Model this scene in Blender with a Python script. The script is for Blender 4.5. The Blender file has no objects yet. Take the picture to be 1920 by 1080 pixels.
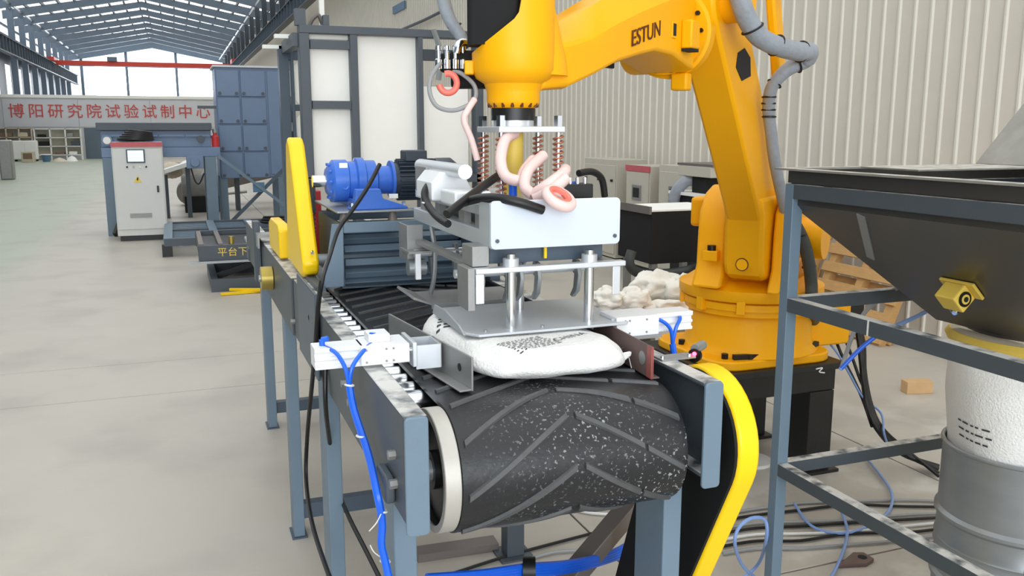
import bpy, bmesh, math, random
from math import sin, cos, pi, radians
from mathutils import Vector, Matrix, noise
random.seed(7)
C = bpy.context.scene.collection
SC = bpy.context.scene

# ------------------------------------------------------------------ camera, sky, lights, exposure
F_PX, YAW, PITCH, CAM_H = 1655.0, radians(20.68), radians(10.28), 2.1
cd = bpy.data.cameras.new('camera'); cd.sensor_width = 36; cd.lens = F_PX/1920*36
cd.clip_start = .05; cd.clip_end = 400
cam = bpy.data.objects.new('camera', cd); C.objects.link(cam)
cam.location = (0, 0, CAM_H); cam.rotation_euler = (pi/2-PITCH, 0, -YAW)
SC.camera = cam
SC.view_settings.view_transform = 'Standard'; SC.view_settings.look = 'None'
SC.view_settings.gamma = 1; SC.view_settings.use_curve_mapping = False
SC.view_settings.exposure = 0.42
SKY = 0.8; ROOF_GLOW = 1.42; WINDOW_GLOW = 9.0; DOOR_W = 850
w = bpy.data.worlds.new('world'); SC.world = w; w.use_nodes = True
bg = w.node_tree.nodes['Background']; bg.inputs[0].default_value = (.95, .975, 1, 1); bg.inputs[1].default_value = SKY
def area_light(name, loc, rot, sx, sy, power, col):
    l = bpy.data.lights.new(name, 'AREA'); l.shape = 'RECTANGLE'; l.size = sx; l.size_y = sy
    l.energy = power; l.color = col
    o = bpy.data.objects.new(name, l); C.objects.link(o); o.location = loc; o.rotation_euler = rot
    return o
area_light('door_daylight', (-1, -9.5, 3.6), (pi/2, 0, 0), 10, 6, DOOR_W, (.88, .94, 1))

# ------------------------------------------------------------------ maths of the view, used to read heights and distances
FW = Vector((sin(YAW)*cos(PITCH), cos(YAW)*cos(PITCH), -sin(PITCH)))
RT = Vector((cos(YAW), -sin(YAW), 0)); UP = RT.cross(FW)
def A(px, py, x=None, y=None, z=None):
    d = FW + RT*((px-960)/F_PX) - UP*((py-540)/F_PX); o = Vector((0, 0, CAM_H))
    t = x/d.x if x is not None else y/d.y if y is not None else (z-CAM_H)/d.z
    return o + d*t

# ------------------------------------------------------------------ materials
def lin(c):
    c /= 255
    return c/12.92 if c <= .04045 else ((c+.055)/1.055)**2.4
def rgb(r, g, b): return (lin(r), lin(g), lin(b), 1)
def mat(name, col, rough=.5, metal=0, var=.12, scale=8, bump=0, bscale=60, dust=None, streak=None, coat=0, spots=None, spec=.5):
    m = bpy.data.materials.new(name); m.use_nodes = True; nt = m.node_tree; N = nt.nodes; L = nt.links
    p = N['Principled BSDF']; p.inputs['Roughness'].default_value = rough; p.inputs['Metallic'].default_value = metal; p.inputs['Specular IOR Level'].default_value = spec
    if coat: p.inputs['Coat Weight'].default_value = coat
    tc = N.new('ShaderNodeTexCoord'); mp = N.new('ShaderNodeMapping'); L.new(tc.outputs['Object'], mp.inputs[0])
    if streak: mp.inputs['Scale'].default_value = streak
    nz = N.new('ShaderNodeTexNoise'); nz.inputs['Scale'].default_value = scale; nz.inputs['Detail'].default_value = 6
    L.new(mp.outputs[0], nz.inputs['Vector'])
    mx = N.new('ShaderNodeMix'); mx.data_type = 'RGBA'; c = rgb(*col)
    mx.inputs['A'].default_value = tuple(v*(1-var) for v in c[:3])+(1,)
    mx.inputs['B'].default_value = tuple(min(1, v*(1+var)) for v in c[:3])+(1,)
    L.new(nz.outputs['Fac'], mx.inputs['Factor']); out = mx.outputs['Result']
    def over(fac, colr):
        nonlocal out
        q = N.new('ShaderNodeMix'); q.data_type = 'RGBA'; q.inputs['B'].default_value = rgb(*colr)
        L.new(out, q.inputs['A']); L.new(fac, q.inputs['Factor']); out = q.outputs['Result']
    def ramp(src, a, b):
        r = N.new('ShaderNodeMapRange'); r.inputs['From Min'].default_value = a; r.inputs['From Max'].default_value = b
        L.new(src, r.inputs['Value']); return r.outputs[0]
    def mul(a, b):
        q = N.new('ShaderNodeMath'); q.operation = 'MULTIPLY'; L.new(a, q.inputs[0])
        if isinstance(b, float): q.inputs[1].default_value = b
        else: L.new(b, q.inputs[1])
        return q.outputs[0]
    if dust:    # powder lying on faces that look up
        g = N.new('ShaderNodeNewGeometry'); s = N.new('ShaderNodeSeparateXYZ'); L.new(g.outputs['Normal'], s.inputs[0])
        n2 = N.new('ShaderNodeTexNoise'); n2.inputs['Scale'].default_value = 14; n2.inputs['Detail'].default_value = 5
        L.new(tc.outputs['Object'], n2.inputs['Vector'])
        over(mul(ramp(s.outputs['Z'], .75, .95), mul(ramp(n2.outputs['Fac'], .33, .55), dust[1])), dust[0])
    if spots:   # scattered powder specks
        n3 = N.new('ShaderNodeTexNoise'); n3.inputs['Scale'].default_value = spots[1]; n3.inputs['Detail'].default_value = 3
        n4 = N.new('ShaderNodeTexNoise'); n4.inputs['Scale'].default_value = spots[2]; n4.inputs['Detail'].default_value = 2
        L.new(tc.outputs['Object'], n3.inputs['Vector']); L.new(tc.outputs['Object'], n4.inputs['Vector'])
        sx = N.new('ShaderNodeSeparateXYZ'); L.new(tc.outputs['Object'], sx.inputs[0])
        over(mul(mul(ramp(n3.outputs['Fac'], spots[3], spots[3]+.06), ramp(n4.outputs['Fac'], .42, .62)), ramp(sx.outputs['X'], -.25, .3)), spots[0])
    L.new(out, p.inputs['Base Color'])
    if bump:
        nb = N.new('ShaderNodeTexNoise'); nb.inputs['Scale'].default_value = bscale; nb.inputs['Detail'].default_value = 4
        L.new(mp.outputs[0], nb.inputs['Vector'])
        b = N.new('ShaderNodeBump'); b.inputs['Strength'].default_value = bump; b.inputs['Distance'].default_value = .01
        L.new(nb.outputs['Fac'], b.inputs['Height']); L.new(b.outputs[0], p.inputs['Normal'])
    return m
def glow(name, col, strength, base=None):
    m = bpy.data.materials.new(name); m.use_nodes = True; p = m.node_tree.nodes['Principled BSDF']
    p.inputs['Base Color'].default_value = rgb(*(base or col)); p.inputs['Roughness'].default_value = .5
    p.inputs['Emission Color'].default_value = rgb(*col); p.inputs['Emission Strength'].default_value = strength
    nz = m.node_tree.nodes.new('ShaderNodeTexNoise'); nz.inputs['Scale'].default_value = .7
    mr = m.node_tree.nodes.new('ShaderNodeMapRange'); mr.inputs['To Min'].default_value = strength*.93; mr.inputs['To Max'].default_value = strength*1.07
    m.node_tree.links.new(nz.outputs['Fac'], mr.inputs['Value']); m.node_tree.links.new(mr.outputs[0], p.inputs['Emission Strength'])
    return m
M = dict(
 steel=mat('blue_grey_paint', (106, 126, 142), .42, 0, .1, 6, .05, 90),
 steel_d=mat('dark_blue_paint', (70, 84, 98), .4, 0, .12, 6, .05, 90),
 steel_shade_dust=mat('blue_grey_paint_shaded_dusty', (72, 80, 86), .45, 0, .1, 6, .05, 90, dust=((222, 220, 214), .85)),  # same paint as steel, darkened for shaded sides; pale powder on top
 slate=mat('slate_paint', (74, 82, 90), .45, 0, .12, 5, .05),
 far_blue=mat('far_blue_paint_bloom', (106, 128, 158), .4, 0, .12, 3),  # paint lightened to carry the bloom at the far end
 yellow=mat('robot_yellow', (255, 178, 0), .42, 0, .04, 5, .03, 70, spec=.3),
 guard=mat('guard_yellow', (255, 208, 0), .35, 0, .05, 4, .03, 60),
 yellow_s=mat('pale_yellow', (228, 196, 84), .5),
 brass=mat('brass', (180, 160, 84), .35, .7),
 black=mat('black_paint', (14, 14, 15), .4, 0, .2),
 blackm=mat('black_matt', (7, 7, 8), .8, 0, .2),
 pedestal=mat('black_oily_steel', (34, 34, 33), .45, .1, .3, 9, .1),
 rubber=mat('belt_rubber', (32, 33, 36), .36, 0, .22, 7, .12, 40, streak=(1, 6, 1), spots=((186, 188, 190), 110, 3.2, .6)),
 cleat=mat('cleat_rubber', (78, 79, 80), .55, 0, .25, 30, .1),
 cable=mat('cable_black', (20, 20, 21), .45),
 cable_g=mat('cable_grey', (150, 152, 152), .5),
 cable_w=mat('cable_white', (222, 222, 218), .5),
 blue_t=mat('blue_tube', (28, 100, 226), .3, 0, .08),
 blue_p=mat('blue_tube_pale', (130, 160, 214), .35),
 chrome=mat('chrome', (225, 228, 232), .16, 1, .06),
 alu=mat('aluminium', (214, 218, 222), .36, .55, .06, 10),
 alu_w=mat('anodised_white', (236, 238, 240), .4, .1, .03),
 grey_m=mat('grey_metal', (150, 150, 148), .42, .45, .15, 9, .06),
 galv=mat('galvanised', (158, 162, 164), .38, .6, .16, 5, .05, streak=(1, 1, 3)),
 stainless=mat('stainless', (104, 102, 98), .34, .8, .16, 3, .03, streak=(1, 1, .3)),
 stain_d=mat('stainless_dusty', (150, 148, 142), .55, .4, .25, 12, .15, dust=((225, 222, 214), .8)),
 rust=mat('rusty_plate', (112, 92, 88), .55, .3, .3, 7, .1),
 plate_b=mat('light_blue_plate', (206, 214, 226), .42, 0, .03),
 wall=mat('wall_cream', (216, 208, 194), .5, 0, .05, 2, .02),
 wall_rib_lit=mat('wall_rib_lit', (224, 219, 206), .45, 0, .04, 2),  # wall paint made lighter for the light the ribs catch
 partn=mat('partition_grey', (212, 213, 217), .5, 0, .04, 1),
 hall_g=mat('hall_steel', (98, 112, 126), .5, 0, .12, 1),
 hall_d=mat('hall_steel_dark', (52, 60, 68), .5, 0, .15, 1),
 dark=mat('dark_void', (26, 28, 30), .8),
 crane_r=mat('crane_red', (206, 70, 54), .5),
 red=mat('red_paint', (196, 48, 52), .45),
 band=mat('cabinet_red', (196, 92, 98), .5),
 cab=mat('cabinet_grey', (214, 214, 210), .45, 0, .03),
 cab_c=mat('cabinet_cream', (196, 190, 176), .5, 0, .04),
 white=mat('white_panel', (252, 250, 244), .5, 0, .02),
 paper=mat('paper_white', (244, 243, 238), .7, 0, .05, 10),
 sack=mat('woven_sack', (240, 239, 235), .72, 0, .06, 6, .5, 120),
 sack_b=mat('sack_pile', (244, 240, 230), .75, 0, .1, 6, .4, 60),
 ink=mat('ink', (60, 60, 66), .7),
 tag_y=mat('warning_yellow', (236, 206, 90), .6),
 blue_m=mat('gear_blue', (58, 110, 204), .36, 0, .08, 6, .04),
 motor=mat('motor_dark', (52, 62, 74), .45, 0, .12),
 wood=mat('pallet_wood', (196, 152, 96), .7, 0, .18, 9, .2, 50, streak=(1, 1, 8)),
 wood2=mat('wood_block', (206, 168, 122), .65, 0, .12, 14),
 beige=mat('beige', (206, 194, 172), .6),
 brown=mat('brown', (128, 106, 84), .7),
 pink=mat('pink_hose', (238, 206, 200), .4, 0, .06),
 redt=mat('red_hose', (240, 120, 104), .4),
 copper=mat('copper', (196, 130, 106), .35, .7),
 bluebin=mat('blue_plastic', (84, 120, 150), .5),
 wrap=mat('grey_wrap', (150, 156, 164), .5, 0, .18, 20, .4, 40),
 wrap_d=mat('dark_wrap', (62, 66, 64), .55, 0, .2, 20, .4, 40),
 rim=mat('worn_rim', (190, 186, 178), .45, .3, .12, 14),
 plate_g=mat('bright_grey_plate', (196, 200, 204), .4, .3, .08, 8),
 redrust=mat('red_rust', (168, 92, 84), .5, .2, .3, 20, .1),
 strut=mat('brown_grey_steel', (116, 108, 104), .5, .2, .12, 6),
 letter=mat('letter_red', (208, 82, 78), .5),
 est=mat('letter_brown', (92, 40, 6), .5),
 screen=glow('screen', (196, 222, 240), .75),
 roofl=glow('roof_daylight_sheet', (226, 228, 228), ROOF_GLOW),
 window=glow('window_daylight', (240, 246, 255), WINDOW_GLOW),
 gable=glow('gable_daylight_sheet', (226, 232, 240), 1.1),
 led=glow('red_led', (255, 60, 90), 8),
)
def floor_mat():
    m = mat('concrete', (184, 177, 166), .42, 0, .1, 1.2, .06, 30); nt = m.node_tree; N = nt.nodes; L = nt.links
    p = N['Principled BSDF']; src = p.inputs['Base Color'].links[0].from_socket
    g = N.new('ShaderNodeNewGeometry'); s = N.new('ShaderNodeSeparateXYZ'); L.new(g.outputs['Position'], s.inputs[0])
    def node(t, **k):
        n = N.new(t)
        for a, v in k.items(): setattr(n, a, v)
        return n
    def mixin(fac, col):
        nonlocal src
        q = node('ShaderNodeMix', data_type='RGBA'); q.inputs['B'].default_value = rgb(*col); L.new(src, q.inputs['A']); L.new(fac, q.inputs['Factor']); src = q.outputs['Result']
    # green painted aisle left of x = -2.3
    mr = node('ShaderNodeMapRange'); mr.inputs['From Min'].default_value = -2.1; mr.inputs['From Max'].default_value = -2.7; L.new(s.outputs['X'], mr.inputs['Value'])
    mr.inputs['To Max'].default_value = .75
    mixin(mr.outputs[0], (164, 176, 156))
    # worn grey and powder stains near the machine
    n = node('ShaderNodeTexNoise'); n.inputs['Scale'].default_value = 1.1; n.inputs['Detail'].default_value = 7; L.new(g.outputs['Position'], n.inputs['Vector'])
    r1 = node('ShaderNodeMapRange'); r1.inputs['From Min'].default_value = .5; r1.inputs['From Max'].default_value = .68; r1.inputs['To Max'].default_value = .45; L.new(n.outputs['Fac'], r1.inputs['Value'])
    mixin(r1.outputs[0], (150, 144, 136))
    n2 = node('ShaderNodeTexNoise'); n2.inputs['Scale'].default_value = 2.3; n2.inputs['Detail'].default_value = 8; L.new(g.outputs['Position'], n2.inputs['Vector'])
    r2 = node('ShaderNodeMapRange'); r2.inputs['From Min'].default_value = .5; r2.inputs['From Max'].default_value = .62; L.new(n2.outputs['Fac'], r2.inputs['Value'])
    r3 = node('ShaderNodeMapRange'); r3.inputs['From Min'].default_value = 1.6; r3.inputs['From Max'].default_value = 3.; r3.inputs['To Max'].default_value = .6; L.new(s.outputs['X'], r3.inputs['Value'])
    r4 = node('ShaderNodeMapRange'); r4.inputs['From Min'].default_value = 6.; r4.inputs['From Max'].default_value = 3.5; L.new(s.outputs['Y'], r4.inputs['Value'])
    a = node('ShaderNodeMath', operation='MULTIPLY'); L.new(r2.outputs[0], a.inputs[0]); L.new(r3.outputs[0], a.inputs[1])
    b = node('ShaderNodeMath', operation='MULTIPLY'); L.new(a.outputs[0], b.inputs[0]); L.new(r4.outputs[0], b.inputs[1])
    mixin(b.outputs[0], (222, 218, 210))
    L.new(src, p.inputs['Base Color'])
    return m
M['floor'] = floor_mat()

# ------------------------------------------------------------------ mesh builder
def catmull(pts, n=8, closed=False):
    pts = [Vector(p) for p in pts]; out = []; L = len(pts)
    if L < 3 and not closed: return pts
    for i in range(L if closed else L-1):
        g = (lambda j: pts[j % L]) if closed else (lambda j: pts[max(0, min(L-1, j))])
        p0, p1, p2, p3 = g(i-1), g(i), g(i+1), g(i+2)
        for k in range(n):
            t = k/n
            out.append(.5*((2*p1)+(p2-p0)*t+(2*p0-5*p1+4*p2-p3)*t*t+(3*p1-p0-3*p2+p3)*t**3))
    if not closed: out.append(pts[-1])
    return out
class MB:
    def __init__(s, T=None): s.v = []; s.f = []; s.T = T
    def add(s, vs, fs):
        b = len(s.v)
        for p in vs:
            p = Vector(p); s.v.append(s.T @ p if s.T else p)
        s.f += [tuple(b+i for i in f) for f in fs]; return s
    def box(s, x0, x1, y0, y1, z0, z1):
        return s.add([(x, y, z) for z in (z0, z1) for y in (y0, y1) for x in (x0, x1)],
                     [(0, 2, 3, 1), (4, 5, 7, 6), (0, 1, 5, 4), (2, 6, 7, 3), (0, 4, 6, 2), (1, 3, 7, 5)])
    def beam(s, p, q, a, b, up=(0, 0, 1)):       # bar of section a (sideways) x b (along up)
        p, q = Vector(p), Vector(q); d = (q-p).normalized(); sd = d.cross(Vector(up))
        if sd.length < 1e-5: sd = d.cross(Vector((0, 1, 0)))
        sd.normalize(); u = sd.cross(d)
        vs = [e+sd*(i*a/2)+u*(j*b/2) for e in (p, q) for j in (-1, 1) for i in (-1, 1)]
        return s.add(vs, [(0, 2, 3, 1), (4, 5, 7, 6), (0, 1, 5, 4), (2, 6, 7, 3), (0, 4, 6, 2), (1, 3, 7, 5)])
    def cyl(s, p, q, r, r2=None, n=24):
        return s.rev([(0, 0), (r, 0), (r if r2 is None else r2, 1), (0, 1)], p, q, n)
    def rev(s, prof, p, q, n=28):                # prof: (radius, 0..1 along p->q)
        p, q = Vector(p), Vector(q); d = q-p; k = d.normalized()
        sd = k.cross(Vector((0, 0, 1)))
        if sd.length < 1e-4: sd = Vector((1, 0, 0))
        sd.normalize(); u = k.cross(sd); vs = []; idx = []
        for r, t in prof:
            c = p+d*t
            if r <= 1e-6: idx.append([len(vs)]*n); vs.append(c)
            else:
                idx.append(list(range(len(vs), len(vs)+n))); vs += [c+sd*(r*cos(2*pi*i/n))+u*(r*sin(2*pi*i/n)) for i in range(n)]
        fs = []
        for a, b in zip(idx, idx[1:]):
            for i in range(n):
                j = (i+1) % n; f = []
                for x in (a[i], a[j], b[j], b[i]):
                    if x not in f: f.append(x)
                if len(f) > 2: fs.append(tuple(f))
        return s.add(vs, fs)
    def tube(s, pts, r, n=8, closed=False, sm=6, rad=None):
        P = catmull(pts, sm, closed) if sm > 1 else [Vector(p) for p in pts]; L = len(P); vs = []; u = None
        for i, p in enumerate(P):
            d = ((P[(i+1) % L]-P[i-1]) if closed else (P[min(L-1, i+1)]-P[max(0, i-1)])).normalized()
            if u is None:
                u = d.cross(Vector((.3, .2, 1)));
            u = (u-d*u.dot(d)).normalized(); w = d.cross(u); rr = r if rad is None else rad(i/(L-1))
            vs += [p+u*(rr*cos(2*pi*k/n))+w*(rr*sin(2*pi*k/n)) for k in range(n)]
        fs = [(i*n+k, i*n+(k+1) % n, ((i+1) % L)*n+(k+1) % n, ((i+1) % L)*n+k) for i in range(L if closed else L-1) for k in range(n)]
        if not closed: fs += [tuple(range(n-1, -1, -1)), tuple((L-1)*n+k for k in range(n))]
        return s.add(vs, fs)
    def prism(s, poly, ax, lo, hi):              # poly in the two other axes, in x,y,z order
        n = len(poly)
        def P(a, b, c): return {'x': (c, a, b), 'y': (a, c, b), 'z': (a, b, c)}[ax]
        vs = [P(a, b, lo) for a, b in poly]+[P(a, b, hi) for a, b in poly]
        return s.add(vs, [tuple(range(n)), tuple(range(2*n-1, n-1, -1))]+[(i, n+i, n+(i+1) % n, (i+1) % n) for i in range(n)])
    def torus(s, c, axis, R, r, n=32, k=10):
        a = Vector(axis).normalized(); u = a.orthogonal().normalized(); w = a.cross(u); c = Vector(c)
        return s.tube([c+u*(R*cos(2*pi*i/n))+w*(R*sin(2*pi*i/n)) for i in range(n)], r, k, True, 1)
    def grid(s, fn, nu, nv):
        vs = [fn(i/nu, j/nv) for i in range(nu+1) for j in range(nv+1)]
        return s.add(vs, [(i*(nv+1)+j, (i+1)*(nv+1)+j, (i+1)*(nv+1)+j+1, i*(nv+1)+j+1) for i in range(nu) for j in range(nv)])
def wpos(o):
    v = Vector((0, 0, 0))
    while o: v = v+o.location; o = o.parent
    return v
def build(name, mb, m, parent=None, bevel=0, smooth=True, label=None, ang=40, origin=None):
    me = bpy.data.meshes.new(name)
    if parent is not None: off = wpos(parent); loc = Vector((0, 0, 0))
    elif origin is not None: off = loc = Vector(origin)
    else:
        xs = [p.x for p in mb.v]; ys = [p.y for p in mb.v]; zs = [p.z for p in mb.v]
        off = loc = Vector(((min(xs)+max(xs))/2, (min(ys)+max(ys))/2, min(zs)))
    me.from_pydata([p-off for p in mb.v], [], mb.f)
    bm = bmesh.new(); bm.from_mesh(me); bmesh.ops.recalc_face_normals(bm, faces=bm.faces); bm.to_mesh(me); bm.free()
    me.materials.append(M[m])
    if smooth:
        me.polygons.foreach_set('use_smooth', [True]*len(me.polygons)); me.set_sharp_from_angle(angle=radians(ang))
    o = bpy.data.objects.new(name, me); C.objects.link(o); o.location = loc
    if parent is not None: o.parent = parent
    if bevel:
        b = o.modifiers.new('bevel', 'BEVEL'); b.width = bevel; b.segments = 2; b.limit_method = 'ANGLE'; b.angle_limit = radians(50)
    if label: o['label'] = label
    return o
def tag(o, label, cat, group=None, kind=None):
    o['label'] = label; o['category'] = cat
    if group: o['group'] = group
    if kind: o['kind'] = kind
    return o
def thing(name, label, cat, loc, group=None):
    o = bpy.data.objects.new(name, None); C.objects.link(o); o.location = loc; o.empty_display_size = .1
    return tag(o, label, cat, group)
def solo(name, mb, m, label, cat, group=None, **k): return tag(build(name, mb, m, **k), label, cat, group)
def struct(name, mb, m, parent=None, **k):
    o = build(name, mb, m, parent, **k)
    if parent is None: o['kind'] = 'structure'
    return o
def inst(src, parent, dloc, name=None):          # a copy of a part, moved
    c = src.copy(); C.objects.link(c); c.parent = parent; c.location = src.location+Vector(dloc)
    if name: c.name = name
    return c
def dup(root, loc, label=None, group=None):      # a copy of a thing with its parts and sub-parts
    r = root.copy(); C.objects.link(r); r.location = loc
    if label: r['label'] = label
    if group: r['group'] = group
    for ch in list(root.children):
        c = ch.copy(); C.objects.link(c); c.parent = r
        for g in list(ch.children):
            d = g.copy(); C.objects.link(d); d.parent = c
    return r
def text(name, body, size, m, parent, loc, rot, ext=.002, spacing=1, sx=1, bold=0):
    cu = bpy.data.curves.new(name, 'FONT'); cu.body = body; cu.size = size; cu.extrude = ext; cu.align_x = 'CENTER'; cu.align_y = 'CENTER'
    cu.space_character = spacing; cu.offset = bold
    t = bpy.data.objects.new(name+'_curve', cu); C.objects.link(t); bpy.context.view_layer.update()
    me = bpy.data.meshes.new_from_object(t.evaluated_get(bpy.context.evaluated_depsgraph_get()))
    bpy.data.objects.remove(t); bpy.data.curves.remove(cu)
    R = rot.to_4x4() @ Matrix.Diagonal((sx, 1, 1, 1)); me.transform(R)
    me.materials.clear(); me.materials.append(M[m])
    o = bpy.data.objects.new(name, me); C.objects.link(o); o.parent = parent; o.location = Vector(loc)-wpos(parent)
    return o
def axes(x, y, z): return Matrix((x, y, z)).transposed()   # columns
FACE_CAM = axes((1, 0, 0), (0, 0, 1), (0, -1, 0))           # text lying in the XZ plane, seen from -Y
FACE_NX = axes((0, -1, 0), (0, 0, 1), (-1, 0, 0))           # text on a face that looks to -X
def hull2(c0, r0, c1, r1, n=14):                 # outline of two circles and their outer tangents
    (x0, y0), (x1, y1) = c0, c1; a = math.atan2(y1-y0, x1-x0); d = math.hypot(x1-x0, y1-y0); b = math.acos((r0-r1)/d)
    p = [(x1+r1*cos(a-b+2*b*i/n), y1+r1*sin(a-b+2*b*i/n)) for i in range(n+1)]
    return p+[(x0+r0*cos(a+b+(2*pi-2*b)*i/n), y0+r0*sin(a+b+(2*pi-2*b)*i/n)) for i in range(n+1)]
def rrect(x0, x1, y0, y1, r, n=4):
    out = []
    for cx, cy, a in ((x1-r, y1-r, 0), (x0+r, y1-r, pi/2), (x0+r, y0+r, pi), (x1-r, y0+r, 3*pi/2)):
        out += [(cx+r*cos(a+pi/2*i/n), cy+r*sin(a+pi/2*i/n)) for i in range(n+1)]
    return out

# ================================================================== the setting
XL, XR, XA, ZE, ZR = -10.6, 7.0, -1.7, 10.3, 11.95
fl = struct('floor', MB().box(XL, XR+.1, -9, 113, -.25, -.02), 'dark')
def slab(x0, x1, y0, y1):
    g = .006
    build('slab', MB().box(x0+g, x1-g, y0+g, y1-g, -.02, 0), 'floor', fl, bevel=.004, smooth=False)
for y0, y1 in ((-9, 3.21), (3.21, 7.38), (7.38, 8.46), (8.46, 34.3), (34.3, 72), (72, 113)):
    xs = [XL, -2.3, 1.92, 4.2, XR] if y0 < 7 else ([XL, -2.3, 1.92, XR] if y0 < 30 else [XL, -2.3, XR])
    if y0 < 9: xs = [XL]+[v for v in xs if v > 1]
    for a, b in zip(xs, xs[1:]): slab(a, b, y0, y1)
# corrugated wall on the right
wr = struct('wall_right', MB().box(XR, XR+.1, -9, 113, 0, ZE+.2), 'wall', smooth=False)
def rib_mb(y): return MB().prism([(XR, y-.02), (XR-.02, y-.011), (XR-.02, y+.011), (XR, y+.02)], 'z', 0, ZE)
r0 = build('rib', rib_mb(5.02), 'wall_rib_lit', wr, smooth=False)
for k in range(1, 66): inst(r0, wr, (0, .2115*k, 0))
mb = MB()
for k in range(66, 500): 
    y = 5.02+.2115*k
    mb.prism([(XR, y-.02), (XR-.02, y-.011), (XR-.02, y+.011), (XR, y+.02)], 'z', 0, ZE)
for k in range(1, 60):
    y = 5.02-.2115*k
    mb.prism([(XR, y-.02), (XR-.02, y-.011), (XR-.02, y+.011), (XR, y+.02)], 'z', 0, ZE)
o = build('rib_rows', mb, 'wall_rib_lit', wr, smooth=False); o['kind'] = 'stuff'
def girder(x, z0, z1):                            # crane girder: I section with stiffeners
    return MB().prism([(x-.18, z0), (x+.18, z0), (x+.18, z0+.05), (x+.03, z0+.05), (x+.03, z1-.05), (x+.18, z1-.05), (x+.18, z1), (x-.18, z1), (x-.18, z1-.05), (x-.03, z1-.05), (x-.03, z0+.05), (x-.18, z0+.05)], 'y', 18, 112)
gr = build('crane_girder', girder(5.75, 7.35, 8.15), 'hall_d', wr, smooth=False)
st = build('stiffener', MB().box(5.58, 5.92, 20, 20.04, 7.4, 8.1), 'hall_g', gr, smooth=False)
for k in range(1, 73): inst(st, gr, (0, 1.25*k, 0))
col = build('column', MB().box(5.9, 6.2, 22-.15, 22.15, 8.15, ZE+.3), 'hall_d', wr, smooth=False)
for k in range(1, 19): inst(col, wr, (0, 5*k, 0))
build('eave_tube', MB().cyl((5.5, 18, 9.95), (5.5, 112, 9.95), .07, n=8), 'galv', wr)
# open side on the left: columns, crane girder, translucent strip above, dark bay with lit windows below
wl = struct('wall_left', MB().box(XL-.5, XL-.4, -9, 113, 0, 7.9), 'hall_d', smooth=False)
lp = build('light_panel', MB().box(XL-.45, XL-.4, -7.8, -3.2, 7.95, ZE-.1), 'gable', wl, smooth=False)
for k in range(1, 24): inst(lp, wl, (0, 5*k, 0))
gt = build('girt', MB().box(XL-.4, XL-.3, -9, 113, 8.6, 8.75), 'hall_g', wl, smooth=False)
inst(gt, wl, (0, 0, .7))
wn = build('window', MB().box(XL-.4, XL-.36, -6.4, -4.6, 4.1, 6.6), 'gable', wl, smooth=False)
cl = build('column', MB().box(-10.35, -9.95, -8-.14, -7.86, 0, ZE), 'hall_g', wl, smooth=False)
for k in range(1, 24):
    inst(wn, wl, (0, 5*k, 0))
    if k not in (14, 15): inst(cl, wl, (0, 5*k, 0))
gl = build('crane_girder', MB().box(-9.95, -9.6, -8, 112, 6.85, 6.92).box(-9.8, -9.74, -8, 112, 6.92, 7.82).box(-9.95, -9.6, -8, 112, 7.82, 7.9), 'hall_d', wl, smooth=False)
st = build('stiffener', MB().box(-9.93, -9.62, 31, 31.05, 6.92, 7.82), 'hall_g', gl, smooth=False)
for k in range(1, 65): inst(st, gl, (0, 1.25*k, 0))
build('eave_tube', MB().cyl((-9.4, 30, 10.0), (-9.4, 112, 10.0), .09, n=8), 'galv', wl)
# gable end with daylight
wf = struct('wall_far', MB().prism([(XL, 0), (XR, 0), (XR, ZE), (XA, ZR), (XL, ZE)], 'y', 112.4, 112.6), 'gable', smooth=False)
for i, (a, b) in enumerate(((-7.9, -4.75), (-4.35, .55), (.95, 5.9))):
    wv = struct('window_%d' % (i+1), MB().box(a, b, 112.3, 112.39, 5.2, 8.85), 'window', smooth=False)
    build('window_bar', MB().box(a, b, 112.25, 112.3, 7.0, 7.06), 'hall_g', wv, smooth=False)
for x in (-4.55, .75, -9.2, 6.1): build('column', MB().box(x-.14, x+.14, 111.9, 112.3, 0, ZE+.6), 'hall_g', wf, smooth=False)
build('girt', MB().box(XL, XR, 112.1, 112.3, 8.9, 9.15), 'hall_g', wf, smooth=False)
build('gable_rafter', MB().prism([(XL, ZE), (XA, ZR), (XR, ZE), (XR, ZE-.9), (XA, ZR-.9), (XL, ZE-.9)], 'y', 111.6, 111.8), 'hall_g', wf, smooth=False)
# roof
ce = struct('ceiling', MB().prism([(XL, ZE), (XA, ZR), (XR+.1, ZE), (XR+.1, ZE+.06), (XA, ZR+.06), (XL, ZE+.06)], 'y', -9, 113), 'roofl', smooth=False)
rf = build('rafter', MB().prism([(XL, ZE-.2), (XA, ZR-.2), (XR, ZE-.2), (XR, ZE-.75), (XA, ZR-.62), (XL, ZE-.75)], 'y', -3.12, -2.88), 'hall_g', ce, smooth=False)
for k in range(1, 24): inst(rf, ce, (0, 5*k, 0))
def roofz(x): return ZE+(ZR-ZE)*((x-XL)/(XA-XL) if x < XA else (XR-x)/(XR-XA))
for x in [XL+.5+i*1.02 for i in range(9)]+[XA+.3+i*1.02 for i in range(9)]:
    z = roofz(x); build('purlin', MB().box(x-.05, x+.05, -9, 113, z-.22, z-.01), 'hall_g', ce, smooth=False)

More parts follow.
